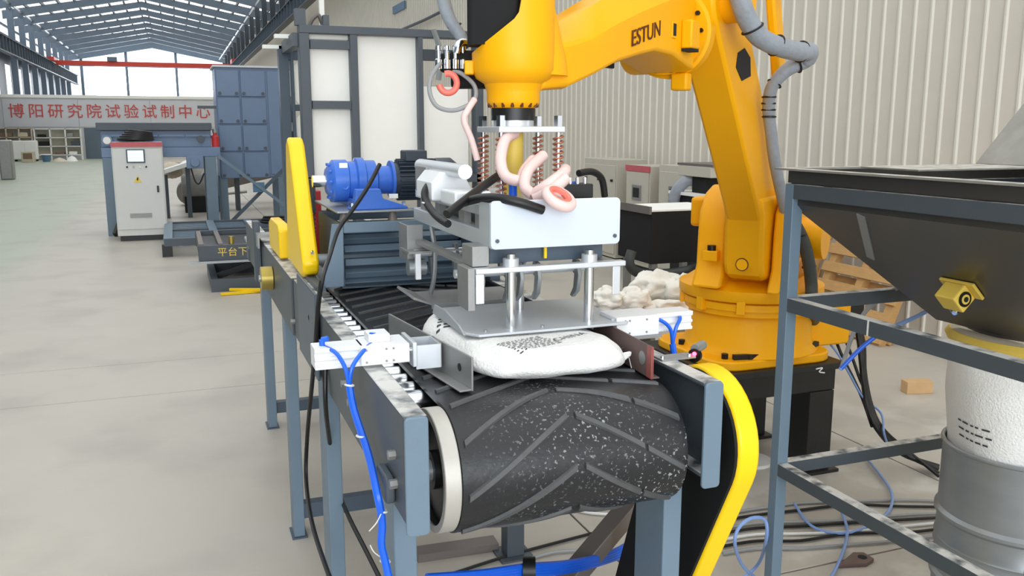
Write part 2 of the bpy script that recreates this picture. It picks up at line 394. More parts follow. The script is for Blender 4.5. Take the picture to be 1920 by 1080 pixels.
# ------------------------------------------------------------------ far end of the hall
pw = struct('wall_partition', MB().box(-14, 3.6, 68, 68.15, 0, 4.1), 'partn', smooth=False)
pc = build('partition_panel', MB().box(-10.56, -6.02, 67.96, 68, 2.15, 3.98), 'partn', pw, bevel=.02, smooth=False)
for k in (1, 2): inst(pc, pw, (4.56*k, 0, 0))
build('cap_rail', MB().box(-14, 3.6, 67.9, 68.2, 4.1, 4.3), 'white', pw, smooth=False)
dr = build('door_leaf', MB().box(-5.75, -4.3, 67.95, 68, 0, 2.1), 'hall_g', pw, bevel=.01, smooth=False)
for i, ch in enumerate('博阳研究院试验试制中心'):
    text('character', ch, 1.0, 'letter', pw, (-9.75+1.18*i, 67.94, 3.16), FACE_CAM, .012, bold=.003)
br = thing('bridge_crane', 'red overhead travelling crane spanning the hall before the bright gable', 'crane', (-1.7, 90, 7.6))
build('main_girder', MB().box(-9.4, 5.6, 89.7, 90.1, 7.62, 8.02), 'crane_r', br, bevel=.02, smooth=False)
build('end_carriage', MB().box(-9.9, -9.4, 88.6, 91.2, 7.9, 8.25), 'crane_r', br, smooth=False)
build('end_carriage', MB().box(5.5, 6.0, 88.6, 91.2, 8.15, 8.45), 'crane_r', br, smooth=False)
build('trolley', MB().box(-5.2, -4.4, 89.5, 90.3, 8.02, 8.4), 'hall_g', br, smooth=False)
# shelving along the partition
def rack(name, label, x0, x1, y, h, levels, cols, m, group=None):
    t = thing(name, label, 'shelf', ((x0+x1)/2, y, 0), group)
    for i in range(cols+1):
        x = x0+(x1-x0)*i/cols; build('post', MB().box(x-.04, x+.04, y-.3, y+.3, 0, h), m, t, smooth=False)
    for k in range(levels):
        z = .3+(h-.35)*k/(levels-1); build('shelf_board', MB().box(x0, x1, y-.3, y+.3, z, z+.05), m, t, smooth=False)
    build('back_panel', MB().box(x0, x1, y+.3, y+.33, .3, h), 'cab_c', t, smooth=False)
    return t
rack('storage_rack', 'white three-bay storage rack against the partition beside the grey door', -8.6, -5.85, 66.6, 2.05, 4, 3, 'paper')
rack('storage_rack', 'beige storage rack at the left end of the partition', -10.98, -8.75, 66.6, 2.1, 4, 3, 'beige')
its = [(-8.2, 1.5, .5, .18, 'dark', 'dark flat part on the white rack, top shelf left'), (-6.5, 1.5, .4, .25, 'grey_m', 'grey coil-shaped part on the white rack, top shelf right'),
       (-8.1, .92, .6, .3, 'dark', 'black box on the white rack, middle shelf left'), (-6.2, .92, .55, .3, 'slate', 'dark grey box on the white rack, middle shelf right'),
       (-7.2, .35, .6, .15, 'brown', 'brown flat part on the white rack, bottom shelf middle'), (-6.4, .35, .5, .2, 'paper', 'white bundle on the white rack, bottom shelf right'),
       (-10.35, 1.53, .9, .25, 'brown', 'long brown carton on the beige rack, top shelf'), (-9.3, 1.53, .6, .28, 'beige', 'short beige carton on the beige rack, top shelf'),
       (-10.4, .95, .9, .3, 'brown', 'brown carton on the beige rack, middle shelf')]
for x, z, wd, h, m, lb in its:
    solo('carton' if 'carton' in lb else 'stored_part', MB().box(x-wd/2, x+wd/2, 66.4, 66.75, z, z+h), m, lb, 'box', 'stock on the far racks', bevel=.03, smooth=False)
t = thing('white_cupboard', 'low white cupboard standing in front of the beige rack', 'cupboard', (-9.0, 64.4, 0))
build('carcass', MB().box(-9.6, -8.25, 64.1, 64.8, .12, 1.3), 'paper', t, smooth=False, bevel=.01)
for a in (-9.58, -8.92): build('door', MB().box(a, a+.64, 64.06, 64.1, .16, 1.26), 'paper', t, smooth=False, bevel=.01)
for a in (-9.55, -8.35): build('foot', MB().box(a, a+.08, 64.15, 64.7, 0, .12), 'dark', t, smooth=False)
t = thing('cardboard_box', 'beige cardboard box in front of the white cupboard', 'box', (-8.55, 62.5, 0))
build('box_body', MB().box(-8.9, -8.2, 62.2, 62.8, 0, .66), 'beige', t, bevel=.02, smooth=False)
build('flap', MB().box(-8.8, -8.3, 62.19, 62.2, .2, .56), 'brown', t, smooth=False)
t = thing('blue_bucket', 'small blue bucket on the floor beside the cardboard box', 'bucket', (-7.6, 62.8, 0))
build('bucket_body', MB().cyl((-7.6, 62.8, 0), (-7.6, 62.8, .45), .2, .28, 16), 'bluebin', t)
build('bucket_rim', MB().torus((-7.6, 62.8, .45), (0, 0, 1), .28, .03, 16, 6), 'paper', t)
t = thing('waste_heap', 'small heap of pale scraps on the floor before the white rack', 'scrap', (-6.9, 63.2, 0))
build('scrap', MB().rev([(0, 0), (.45, 0), (.3, .6), (0, 1)], (-6.9, 63.2, 0), (-6.9, 63.2, .25), 9), 'beige', t)
build('scrap', MB().rev([(0, 0), (.35, 0), (.2, .7), (0, 1)], (-6.2, 63.4, 0), (-6.2, 63.4, .35), 8), 'paper', t)
t = thing('grey_machine', 'grey machine with a tall column at the far left on the green floor', 'machine', (-6.6, 41.5, 0))
build('column_body', MB().box(-6.75, -6.28, 41.4, 42.1, 0, 1.62), 'grey_m', t, bevel=.06)
build('machine_table', MB().box(-7.9, -6.8, 41.5, 42.3, .62, .74), 'paper', t, bevel=.02, smooth=False)
build('machine_leg', MB().box(-7.2, -6.95, 41.6, 42.1, 0, .62), 'slate', t, bevel=.02, smooth=False)
build('machine_head', MB().box(-7.8, -6.75, 41.5, 42.2, 1.0, 1.55), 'beige', t, bevel=.08)
t = thing('wall_sign', 'small blue sign high on the cream side wall', 'sign', (6.96, 28.6, 5.8))
build('sign_plate', MB().box(6.93, 6.97, 27.8, 29.4, 5.75, 5.98), 'bluebin', t, smooth=False)
solo('drain_pipe', MB().tube([(6.85, A(755, 55, x=6.85).y, A(755, 55, x=6.85).z), A(795, 38, x=6.85), A(835, 18, x=6.85)], .04, 8, sm=1), 'hall_d', 'thin dark pipe running diagonally up the cream side wall', 'pipe')

# ------------------------------------------------------------------ middle distance, left: control cabinet and blue plant
t = thing('control_cabinet', 'tall pale grey control cabinet with a red band and lit screen', 'cabinet', (-.67, 18.3, 0))
build('plinth', MB().box(-1.06, -.24, 18.03, 18.55, 0, .1), 'black', t, smooth=False)
build('cabinet_body', MB().box(-1.1, -.22, 18.0, 18.6, .1, 1.84), 'cab', t, bevel=.008, smooth=False)
build('door', MB().box(-1.08, -.24, 17.98, 18.0, .22, 1.72), 'cab', t, bevel=.006, smooth=False)
build('top_band', MB().box(-1.105, -.215, 17.97, 18.0, 1.755, 1.84), 'band', t, smooth=False)
s = build('screen_bezel', MB().box(-.85, -.53, 17.955, 17.98, 1.46, 1.71), 'slate', t, bevel=.006, smooth=False)
build('screen', MB().box(-.825, -.555, 17.95, 17.956, 1.485, 1.69), 'screen', s, smooth=False)
for x, m in ((-.85, 'dark'), (-.74, 'grey_m'), (-.63, 'paper'), (-.52, 'dark')):
    build('button', MB().cyl((x, 17.98, 1.385), (x, 17.955, 1.385), .016, n=12), m, t)
wsn = build('warning_sign', MB().prism([(-.755, 1.1), (-.615, 1.1), (-.685, 1.225)], 'y', 17.972, 17.98), 'tag_y', t, smooth=False)
build('sign_bolt', MB().prism([(-.69, 1.19), (-.665, 1.19), (-.68, 1.16), (-.665, 1.16), (-.7, 1.115), (-.69, 1.145), (-.705, 1.145)], 'y', 17.969, 17.972), 'dark', wsn, smooth=False)
build('door_handle', MB().box(-.36, -.325, 17.95, 17.98, .91, 1.03), 'black', t, bevel=.005, smooth=False)
for k in range(5): build('vent_slat', MB().box(-.86, -.48, 17.968, 17.98, .44+.018*k, .449+.018*k), 'grey_m', t, smooth=False)
t = thing('cable_coil', 'coil of black cable lying on top of the control cabinet', 'cable', (-.7, 18.3, 1.84))
for k in range(5): build('cable_turn', MB().torus((-.68+.02*k, 18.3, 1.885+.035*k), (.03*k, .04, 1), .3-.025*k, .03, 28, 6), 'cable', t)
# long blue trough machine behind the cabinet
t = thing('blue_hopper_frame', 'long blue-grey trough machine on steel legs behind the control cabinet', 'machine', (-.3, 19.4, 0))
build('top_beam', MB().box(-1.4, .72, 19.0, 19.95, 2.05, 2.2), 'slate', t, bevel=.01, smooth=False)
build('trough_wall', MB().box(-1.34, .7, 19.12, 19.9, 1.72, 2.05), 'far_blue', t, bevel=.01, smooth=False)
for a, b in ((-1.3, -.72), (-.7, -.3), (-.28, .2), (.22, .68)):
    build('ledge', MB().box(a, b, 19.06, 19.12, 1.93, 1.97), 'far_blue', t, smooth=False)
build('lower_beam', MB().box(-1.34, .86, 19.0, 19.95, 1.53, 1.72), 'far_blue', t, bevel=.01, smooth=False)
lg = build('leg', MB().box(-1.33, -1.1, 19.0, 19.25, 0, 1.53), 'steel', t, bevel=.008, smooth=False)
build('leg', MB().box(.55, .77, 19.0, 19.25, .02, 1.53), 'steel', t, bevel=.008, smooth=False)
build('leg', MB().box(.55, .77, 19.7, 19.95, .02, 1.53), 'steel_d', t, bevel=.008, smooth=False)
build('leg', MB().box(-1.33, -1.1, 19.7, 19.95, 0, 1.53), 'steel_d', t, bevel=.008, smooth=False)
build('leg_brace', MB().beam((-1.2, 18.85, .03), (-.98, 19.3, .55), .06, .12), 'black', t, smooth=False)
g = build('pressure_gauge', MB().cyl((-1.22, 18.99, 1.86), (-1.22, 19.1, 1.86), .1, n=20), 'far_blue', t)
build('gauge_face', MB().cyl((-1.22, 18.97, 1.86), (-1.22, 18.995, 1.86), .07, n=20), 'paper', g)
build('bearing_unit', MB().box(.2, .52, 18.9, 19.0, 1.3, 1.56).cyl((.36, 18.84, 1.42), (.36, 18.9, 1.42), .09, n=16), 'far_blue', t, bevel=.01)
build('lifting_lug', MB().cyl((.5, 19.05, 1.88), (.5, 19.12, 1.88), .07, n=14), 'slate', t)
build('sag_cable', MB().tube([(.28, 18.95, 1.3), (.34, 18.93, 1.05), (.42, 18.93, 1.0), (.52, 18.95, 1.2)], .015, 6), 'cable', t)
t = thing('red_canister', 'small red canister standing on the blue trough beam', 'canister', (.78, 18.95, 1.72))
build('canister_body', MB().rev([(0, 0), (.075, 0), (.075, .72), (.04, .86), (.04, 1), (0, 1)], (.78, 19.1, 1.72), (.78, 19.1, 2.0), 16), 'red', t)
build('canister_cap', MB().cyl((.78, 19.1, 2.0), (.78, 19.1, 2.08), .05, n=12), 'grey_m', t)
# tall blue panelled box
t = thing('blue_panel_cabinet', 'tall blue-grey panelled steel box raised behind the trough', 'machine', (1.5, 20.4, 0))
build('box_shell', MB().box(.88, 2.25, 20.04, 21.4, 1.05, 3.36), 'far_blue', t, bevel=.01, smooth=False)
for k in range(4):
    for x0, x1 in ((.9, 1.36), (1.39, 1.9)):
        z = 3.3-.575*k; p = build('panel', MB().box(x0, x1, 20.0, 20.04, z-.54, z), 'far_blue', t, bevel=.012, smooth=False)
        for x in (x0+.06, x1-.06): build('panel_bolt', MB().cyl((x, 19.97, z-.48), (x, 20.0, z-.48), .035, n=8), 'slate', p)
build('panel', MB().box(1.94, 2.24, 20.02, 20.04, 1.1, 3.3), 'far_blue', t, bevel=.012, smooth=False)
for x in (.95, 2.15):
    for y in (20.1, 21.3): build('leg', MB().box(x-.07, x+.07, y-.07, y+.07, 0, 1.05), 'steel', t, smooth=False)
bb = build('bracket_bar', MB().box(.5, .88, 20.05, 20.12, 2.5, 2.56), 'slate', t, smooth=False)
inst(bb, t, (0, 0, -.62))
build('top_flange', MB().box(.84, 2.28, 19.98, 21.45, 3.36, 3.4), 'partn', t, smooth=False)
# cross braces under it
t = thing('cross_brace', 'pair of crossed blue-grey steel braces under the raised blue box', 'brace', (1.45, 18.9, 0))
build('brace_bar', MB().beam((.8, 18.9, 1.55), (2.3, 18.9, .32), .06, .13, (0, 1, 0)), 'steel', t, smooth=False)
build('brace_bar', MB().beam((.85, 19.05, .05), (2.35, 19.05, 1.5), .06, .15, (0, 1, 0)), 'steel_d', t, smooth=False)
build('gusset', MB().box(1.45, 1.68, 18.86, 18.9, .8, 1.0), 'bluebin', t, smooth=False)
# inclined mobile belt conveyor behind
t = thing('inclined_conveyor', 'dark inclined belt conveyor with a round tail pulley behind the blue legs', 'conveyor', (1.3, 26, 0))
p0 = A(355, 360, y=26); p1 = A(545, 318, y=26)
build('tail_pulley', MB().cyl((p0.x, 25.7, p0.z), (p0.x, 26.4, p0.z), .33, n=24), 'strut', t)
build('conveyor_bed', MB().beam((p0.x+.2, 26, p0.z+.12), (p1.x, 26, p1.z+.1), .7, .36), 'strut', t, bevel=.02, smooth=False)
build('take_up_rod', MB().tube([(p0.x+.3, 25.6, p0.z-.1), (p0.x+1.5, 25.6, p0.z+.0)], .04, 6, sm=1), 'grey_m', t)
for x in (p0.x+.5, p1.x-.4): build('leg', MB().box(x-.05, x+.05, 25.8, 26.3, 0, p0.z+.2), 'strut', t, smooth=False)
t = thing('grey_drum_housing', 'dull grey rounded housing on the floor behind the blue trough', 'machine', (.45, 24, 0))
build('housing_shell', MB().cyl((.1, 24, .75), (1.1, 24, .75), .52, n=24), 'grey_m', t)
build('housing_foot', MB().box(.15, 1.05, 23.6, 24.4, 0, .4), 'dark', t, smooth=False)
t = thing('white_chute', 'white sloping chute plate beside the control cabinet', 'chute', (-.1, 22.5, 0))
build('chute_plate', MB().beam((-.5, 22.5, 1.02), (.45, 22.5, 1.32), .6, .1), 'paper', t, bevel=.01, smooth=False)
build('chute_stand', MB().box(-.3, -.2, 22.3, 22.7, 0, 1.0).box(.2, .3, 22.3, 22.7, 0, 1.2), 'slate', t, smooth=False)
for k, (x, z, m, lb) in enumerate(((-.1, 1.45, 'beige', 'beige sack bundle behind the white chute plate'), (.35, 1.5, 'paper', 'white sack bundle behind the white chute plate'))):
    b = MB(); b.grid(lambda u, v, x=x, z=z: Vector((x+.28*sin(pi*v)*cos(2*pi*u), 23+.25*sin(pi*v)*sin(2*pi*u), z-.35+.2*cos(pi*v)+.03*noise.noise(Vector((9*u, 7*v, x))))), 16, 9)
    solo('sack_bundle', b, m, lb, 'sack')
t = thing('sack_stack', 'row of pale sacks lying on a bench behind the crossed braces', 'sack', (2.2, 24, 0))
b = MB().grid(lambda u, v: Vector((1.3+1.6*v, 24+.35*cos(2*pi*u), 1.2+(.16+.02*noise.noise(Vector((3*u, 9*v, 0))))*sin(2*pi*u))), 14, 14)
build('sack_cover', b, 'sack_b', t); build('bench', MB().box(1.3, 2.9, 23.7, 24.4, .9, 1.02).box(1.4, 1.5, 23.8, 24.3, 0, .9).box(2.7, 2.8, 23.8, 24.3, 0, .9), 'slate', t, smooth=False)
# low roller grid and scissor platform
t = thing('low_grid_frame', 'low dark steel grid frame on the floor right of the control cabinet', 'frame', (.85, 17, 0))
for y in (15.55, 17.0, 18.35): build('cross_rail', MB().box(-.26, 2.0, y-.06, y+.06, .18, .3), 'slate', t, smooth=False)
for x in (-.2, .55, 1.25, 1.95): build('side_rail', MB().box(x-.07, x+.07, 15.5, 18.4, .2, .31), 'steel', t, smooth=False)
for k in range(12):
    y = 15.75+.225*k; build('slat', MB().box(-.2, 1.95, y-.03, y+.03, .22, .27), 'steel', t, smooth=False)
for x in (-.22, 1.9):
    for y in (15.6, 18.2): build('leg', MB().box(x-.08, x+.08, y-.08, y+.08, 0, .2), 'black', t, smooth=False)
t = thing('scissor_platform', 'dark grey lifting platform with yellow lettering on its front beam', 'platform', (.7, 12.4, 0))
build('front_beam', MB().box(.2, 1.7, 12.0, 12.06, .4, .6), 'slate', t, bevel=.006, smooth=False)
build('platform_deck', MB().box(.2, 1.7, 12.06, 13.6, .5, .56), 'black', t, smooth=False)
for x in (.24, .48, .95, 1.4): build('deck_rib', MB().box(x-.03, x+.03, 12.02, 13.6, .56, .62), 'strut', t, smooth=False)
build('rear_beam', MB().box(.2, 1.7, 13.6, 13.66, .4, .62), 'slate', t, smooth=False)
build('lock_pin', MB().cyl((.62, 12.1, .56), (.62, 12.1, .7), .035, n=12), 'brass', t)
build('deck_plate', MB().box(.08, 1.5, 11.95, 12.02, .37, .4), 'galv', t, smooth=False)
text('warning_text', '平台下严禁站人', .125, 'tag_y', t, (.88, 11.997, .5), FACE_CAM, .002, spacing=1.05)
build('scissor_arm', MB().beam((.4, 12.4, .12), (1.5, 12.4, .48), .05, .08), 'black', t, smooth=False)
build('scissor_arm', MB().beam((1.5, 12.5, .12), (.4, 12.5, .48), .05, .08), 'black', t, smooth=False)
build('base_frame', MB().box(.33, 1.6, 11.9, 11.98, 0, .17).box(.33, .42, 11.98, 13.4, .02, .17).box(1.5, 1.6, 11.98, 13.4, .02, .17).box(.33, 1.6, 13.4, 13.48, 0, .17), 'slate', t, smooth=False)
for k, (a, b, lb) in enumerate((((.43, 11.62), (1.25, 11.72), 'yellow steel bar lying flat in front of the lifting platform'), ((.55, 11.78), (1.25, 11.5), 'yellow steel bar lying askew across the other one'))):
    z = .02+.028*k; solo('yellow_bar', MB().beam((a[0], a[1], z), (b[0], b[1], z), .05, .03), 'guard', lb, 'bar', smooth=False)
t = thing('hose_coil', 'dark hose coil lying on the grid frame behind the yellow guard', 'hose', (1.75, 17.5, .31))
for k in range(3): build('hose_turn', MB().torus((1.7, 17.4, .34+.04*k), (0, .05*k, 1), .25-.03*k, .025, 24, 6), 'cable', t)
# ------------------------------------------------------------------ steel frame machine with white panels behind the conveyor
Y = 8.6
t = thing('panel_frame_machine', 'tall dark steel frame with white panels standing behind the conveyor', 'machine', (2.0, Y+.5, 0))
def col_at(px, wpx, y, z1, m='slate', nm='column'):
    a = A(px, 200, y=y).x; b = A(px+wpx, 200, y=y).x
    return build(nm, MB().box(a, b, y, y+.16, 0, z1), m, t, bevel=.005, smooth=False)
zt = A(720, 52, y=Y).z; zb = A(720, 67, y=Y).z
x0 = A(561, 55, y=Y).x; x1 = A(900, 55, y=Y).x
build('top_beam', MB().box(x0, x1, Y, Y+.16, zb, zt), 'slate', t, bevel=.005, smooth=False)
col_at(566, 19, Y, zb); col_at(660, 14, Y, zb); col_at(786, 9, Y, zb); col_at(893, 14, Y, zb)
xa, xb = A(583, 100, y=Y).x, A(658, 100, y=Y).x
for pa, pb in ((75, 91), (189, 204)):
    build('cross_bar', MB().box(xa, xb, Y+.02, Y+.14, A(620, pb, y=Y).z, A(620, pa, y=Y).z), 'slate', t, smooth=False)
xe = A(786, 100, y=Y).x; xd = A(671, 100, y=Y).x; xf = x1-.1
build('cross_bar', MB().box(xe, xf, Y+.02, Y+.14, A(830, 113, y=Y).z, A(830, 93, y=Y).z), 'hall_d', t, smooth=False)
for a, b, za, zc in ((xa, xb, 63, 76), (xa, xb, 90, 190), (xa, xb, 203, 330), (xd, xe, 66, 330), (xe, xf, 160, 330)):
    build('white_panel', MB().box(a, b, Y+.1, Y+.13, A((561+900)/2, zc, y=Y).z, A(720, za, y=Y).z), 'white', t, smooth=False)
build('lower_beam', MB().box(x0, x1, Y, Y+.16, A(720, 345, y=Y).z, A(720, 330, y=Y).z), 'slate', t, smooth=False)
build('front_strut', MB().tube([A(822, 150, y=Y), A(826, 100, y=Y), A(812, 55, y=Y)], .03, 6), 'galv', t)
Y2 = Y+1.3                                        # second row of columns, further back
for px, wp in ((527, 18), (548, 6)): col_at(px, wp, Y2, A(540, 85, y=Y2).z, 'steel_d')
for pa, pb in ((82, 96), (97, 112), (196, 208)):
    build('cross_bar', MB().box(A(530, 90, y=Y2).x, A(580, 90, y=Y2).x, Y2+.012, Y2+.1, A(550, pb, y=Y2).z, A(550, pa, y=Y2).z), 'steel_d', t, smooth=False)
for za, zc in ((115, 196), (214, 262)):
    a, b = A(541, 100, y=Y2).x, A(566, 100, y=Y2).x; za, zc = A(550, za, y=Y2).z, A(550, zc, y=Y2).z
    build('white_panel', MB().prism([(a, zc+.1), (a+.1, zc), (b, zc), (b, za), (a+.1, za), (a, za-.1)], 'y', Y2+.05, Y2+.08), 'white', t, smooth=False)
build('overhang_arm', MB().box(A(493, 90, y=Y2).x, A(530, 90, y=Y2).x, Y2, Y2+.1, A(510, 91, y=Y2).z, A(510, 84, y=Y2).z), 'paper', t, smooth=False)
build('overhang_arm', MB().box(A(526, 60, y=Y).x, A(566, 60, y=Y).x, Y+.5, Y+.6, A(545, 62, y=Y).z, A(545, 54, y=Y).z), 'paper', t, smooth=False)
build('side_tie', MB().beam((A(550, 90, y=Y).x+.05, Y+.1, zb-.05), (A(535, 90, y=Y2).x, Y2, A(540, 90, y=Y2).z), .08, .12), 'slate', t, smooth=False)
build('top_post', MB().box(A(609, 20, y=Y).x, A(618, 20, y=Y).x, Y+.3, Y+.36, zt, zt+1.0), 'paper', t, smooth=False)
build('pulley_bracket', MB().box(A(555, 40, y=Y).x, A(575, 40, y=Y).x, Y+.05, Y+.14, zt, zt+.15), 'slate', t, smooth=False)
build('pulley_bracket', MB().box(A(608, 40, y=Y).x, A(619, 40, y=Y).x, Y+.05, Y+.14, zt, zt+.1), 'slate', t, smooth=False)
build('drive_chain', MB().tube([A(580, 48, y=Y+.2), A(586, 36, y=Y+.2), A(596, 28, y=Y+.2), A(600, 34, y=Y+.2), A(605, 46, y=Y+.2)], .02, 6), 'strut', t)

# ================================================================== belt conveyor
t = thing('belt_conveyor', 'blue-grey belt conveyor with chevron rubber belt in the foreground', 'conveyor', (.87, 4, 0))
CV = t
ZT, ZB, Y0, Y1 = 1.45, 1.19, 1.885, 6.55
def channel(x0, x1, side):    # C section: web outside, lips turned inwards
    a, b = (x0, x1) if side < 0 else (x1, x0); w = .012*(1 if side < 0 else -1)
    return [(a, ZB), (b, ZB), (b, ZB+.012), (a+w, ZB+.012), (a+w, ZT-.012), (b, ZT-.012), (b, ZT), (a, ZT)]
build('side_rail', MB().prism(channel(.448, .505, -1), 'y', Y0+.004, 3.9), 'steel_shade_dust', t, smooth=False, bevel=.004)
build('side_rail', MB().prism(channel(.44, .505, -1), 'y', 3.92, Y1), 'steel_shade_dust', t, smooth=False, bevel=.004)
build('side_rail', MB().prism(channel(1.245, 1.3, 1), 'y', Y0+.004, Y1), 'steel_shade_dust', t, smooth=False, bevel=.004)
for a, b in ((.448, .505), (1.245, 1.3)):
    build('rail_end_plate', MB().prism(rrect(a, b, 1.16, ZT+.001, .012), 'y', Y0-.006, Y0+.004), 'steel', t, smooth=False, bevel=.003)
build('cover_plate', MB().box(.43, .44, 3.12, 3.62, 1.2, 1.52), 'steel_d', t, smooth=False, bevel=.004)
def leg(x0, x1, y0, y1, m='steel', z1=ZB):
    o = build('leg', MB().box(x0, x1, y0, y1, .008, z1), m, t, smooth=False, bevel=.004)
    build('foot_plate', MB().box(x0-.012, x1+.012, y0-.012, y1+.012, 0, .008), 'steel_d', o, smooth=False)
leg(.455, .515, 2.05, 2.2); leg(1.205, 1.262, 2.0, 2.16, 'steel')
leg(.46, .515, 3.18, 3.34); leg(.455, .51, 4.4, 4.52); leg(.5, .56, 6.2, 6.34)
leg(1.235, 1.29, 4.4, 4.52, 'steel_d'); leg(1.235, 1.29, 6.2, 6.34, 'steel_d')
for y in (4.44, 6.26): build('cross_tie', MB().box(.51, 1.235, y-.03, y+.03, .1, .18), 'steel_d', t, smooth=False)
build('cross_tie', MB().box(.515, 1.205, 2.09, 2.15, .6, .68), 'steel_d', t, smooth=False)
build('diagonal_strut', MB().beam((1.5, 2.62, .83), (.93, 2.62, .26), .05, .09, (0, 1, 0)), 'strut', t, smooth=False, bevel=.004)
# bolts on the outside of the left rail
for y, z in ((2.62, 1.33), (2.52, 1.3), (1.98, 1.33), (1.97, 1.26), (3.9, 1.26), (3.3, 1.4)):
    build('bolt', MB().cyl((.448, y, z), (.43, y, z), .012, n=6), 'grey_m', t)
build('bearing_block', MB().prism(rrect(1.98, 2.1, 1.2, 1.27, .02), 'x', .425, .447), 'slate', t, bevel=.005)
# rollers
ro = build('carry_roller', MB().rev([(0, 0), (.012, 0), (.012, .02), (.036, .02), (.036, .98), (.012, .98), (.012, 1), (0, 1)], (.506, 2.3, 1.349), (1.244, 2.3, 1.349), 20), 'chrome', t)
k = 1
while 2.3+.088*k < 6.2: inst(ro, t, (0, .088*k, 0)); k += 1
# belt and head pulley
RB, YA, ZA = .165, 2.085, 1.235
XL0, XR0 = .6, 1.225
def belt_pt(x, s, h=0):       # s = distance along the belt, 0 at the top over the pulley, negative round the front
    if s >= 0: return Vector((x, YA+s, ZA+RB+h))
    th = -s/RB
    if th < pi: return Vector((x, YA-(RB+h)*sin(th), ZA+(RB+h)*cos(th)))
    return Vector((x, YA-(s+pi*RB), ZA-RB-h))
ss = [4.35, 2.0, .6, 0]+[-pi*RB*i/26 for i in range(1, 27)]+[-pi*RB-2, -pi*RB-4.35]
mb = MB(); n = len(ss)
for x in (XL0, XR0):
    for h in (0, -.012): mb.v += [belt_pt(x, s, h) for s in ss]
for i in range(n-1):
    mb.f += [(i, i+1, 2*n+i+1, 2*n+i), (n+i, 3*n+i, 3*n+i+1, n+i+1), (i, n+i, n+i+1, i+1), (2*n+i, 2*n+i+1, 3*n+i+1, 3*n+i)]
build('rubber_belt', mb, 'rubber', t)
build('head_pulley', MB().rev([(0, 0), (.05, 0), (.05, .02), (.135, .02), (.14, .0), (.151, .0), (.151, 1), (.14, 1), (.135, .98), (.05, .98), (.05, 1), (0, 1)], (.562, YA, ZA), (1.232, YA, ZA), 48), 'black', t)  # black colour stands for the shade on the drum end and gap
build('pulley_rim', MB().rev([(.14, 0), (.158, 0), (.16, .05), (.16, .95), (.158, 1), (.14, 1), (.14, 0)], (.557, YA, ZA), (.599, YA, ZA), 56), 'rim', t, label='pale worn steel rim of the head pulley')
build('pulley_shaft', MB().cyl((.43, YA, ZA), (1.345, YA, ZA), .03), 'galv', t)
build('tail_pulley', MB().cyl((.6, 6.4, ZA), (1.22, 6.4, ZA), .151, n=32), 'galv', t)
def cleat(s0, part):          # one raised rib of a chevron, following the belt
    mb = MB(); xm = (XL0+XR0)/2; N = 12; rings = []
    if part == 'l': xs = (XL0+.015, xm-.012); sl = 1
    elif part == 'r': xs = (xm+.012, XR0-.13); sl = -1
    else: xs = (XR0-.12, XR0-.012); sl = -1
    for i in range(N+1):
        x = xs[0]+(xs[1]-xs[0])*i/N; d = -abs(x-xm)*.62
        r = [belt_pt(x, s0+d+e, h) for e, h in ((-.011, -.001), (-.007, .007), (.007, .007), (.011, -.001))]
        rings.append(len(mb.v)); mb.v += r
    for a, b in zip(rings, rings[1:]): mb.f += [(a+j, a+(j+1) % 4, b+(j+1) % 4, b+j) for j in range(4)]
    mb.f += [(rings[0]+3, rings[0]+2, rings[0]+1, rings[0]), tuple(rings[-1]+j for j in range(4))]
    build('belt_cleat', mb, 'cleat', t)
for k in range(-3, 15):
    for p in 'lre': cleat(.04+.135*k, p)
build('tail_bearing', MB().box(.43, .447, 6.3, 6.46, 1.19, 1.28), 'slate', t, bevel=.01)
build('adjuster_rod', MB().cyl((.45, 6.55, 1.3), (.45, 6.75, 1.3), .015, n=10), 'galv', t)
ob = build('brass_roller', MB().cyl((.378, 4.72, 1.325), (.436, 4.72, 1.325), .062, n=26), 'brass', t)
build('roller_axle', MB().cyl((.368, 4.72, 1.325), (.44, 4.72, 1.325), .018), 'galv', ob)
# tail guard post
build('tail_post', MB().box(.40, .438, 5.35, 5.45, 1.2, 1.56), 'slate', t, smooth=False, bevel=.005)
build('tail_bracket', MB().box(.41, .5, 5.2, 5.33, 1.48, 1.5).box(.41, .42, 5.2, 5.33, 1.42, 1.48), 'grey_m', t, smooth=False)
# yellow drive guard on the right, seen on edge
mb = MB(); prof = hull2((2.06, 1.24), .2, (2.42, .42), .16, 20); mb.prism(prof, 'x', 1.345, 1.41)
build('guard_shade_plate', MB().prism(hull2((2.06, 1.24), .192, (2.42, .42), .152, 20), 'x', 1.336, 1.3449), 'blackm', t)  # black sheet standing for the shade inside the hollow yellow guard
g = build('drive_guard', mb, 'guard', t, bevel=.008, label='bright yellow rounded drive guard beside the right rail')

# ------------------------------------------------------------------ press roller with its chain guards
t = thing('press_roller', 'blue-grey ribbed press roller frame bridging the conveyor under the gear motor', 'roller', (.88, 3.8, 1.45))
build('end_plate', MB().prism([(.535, 1.455), (.618, 1.455), (.624, 1.715), (.578, 1.715)], 'y', 3.6, 3.612), 'steel', t, smooth=False, bevel=.002)
build('end_wall', MB().box(.612, .624, 3.612, 4.2, 1.455, 1.715), 'steel_d', t, smooth=False)
build('end_wall', MB().box(1.18, 1.192, 3.6, 4.2, 1.455, 1.715), 'steel_d', t, smooth=False)
build('front_beam', MB().box(.624, 1.18, 3.6, 3.66, 1.675, 1.72), 'steel', t, smooth=False, bevel=.004)
build('rear_beam', MB().box(.624, 1.18, 4.14, 4.2, 1.675, 1.72), 'steel', t, smooth=False, bevel=.004)
build('side_skid', MB().box(.5, .535, 3.55, 4.25, 1.451, 1.47), 'steel_d', t, smooth=False)
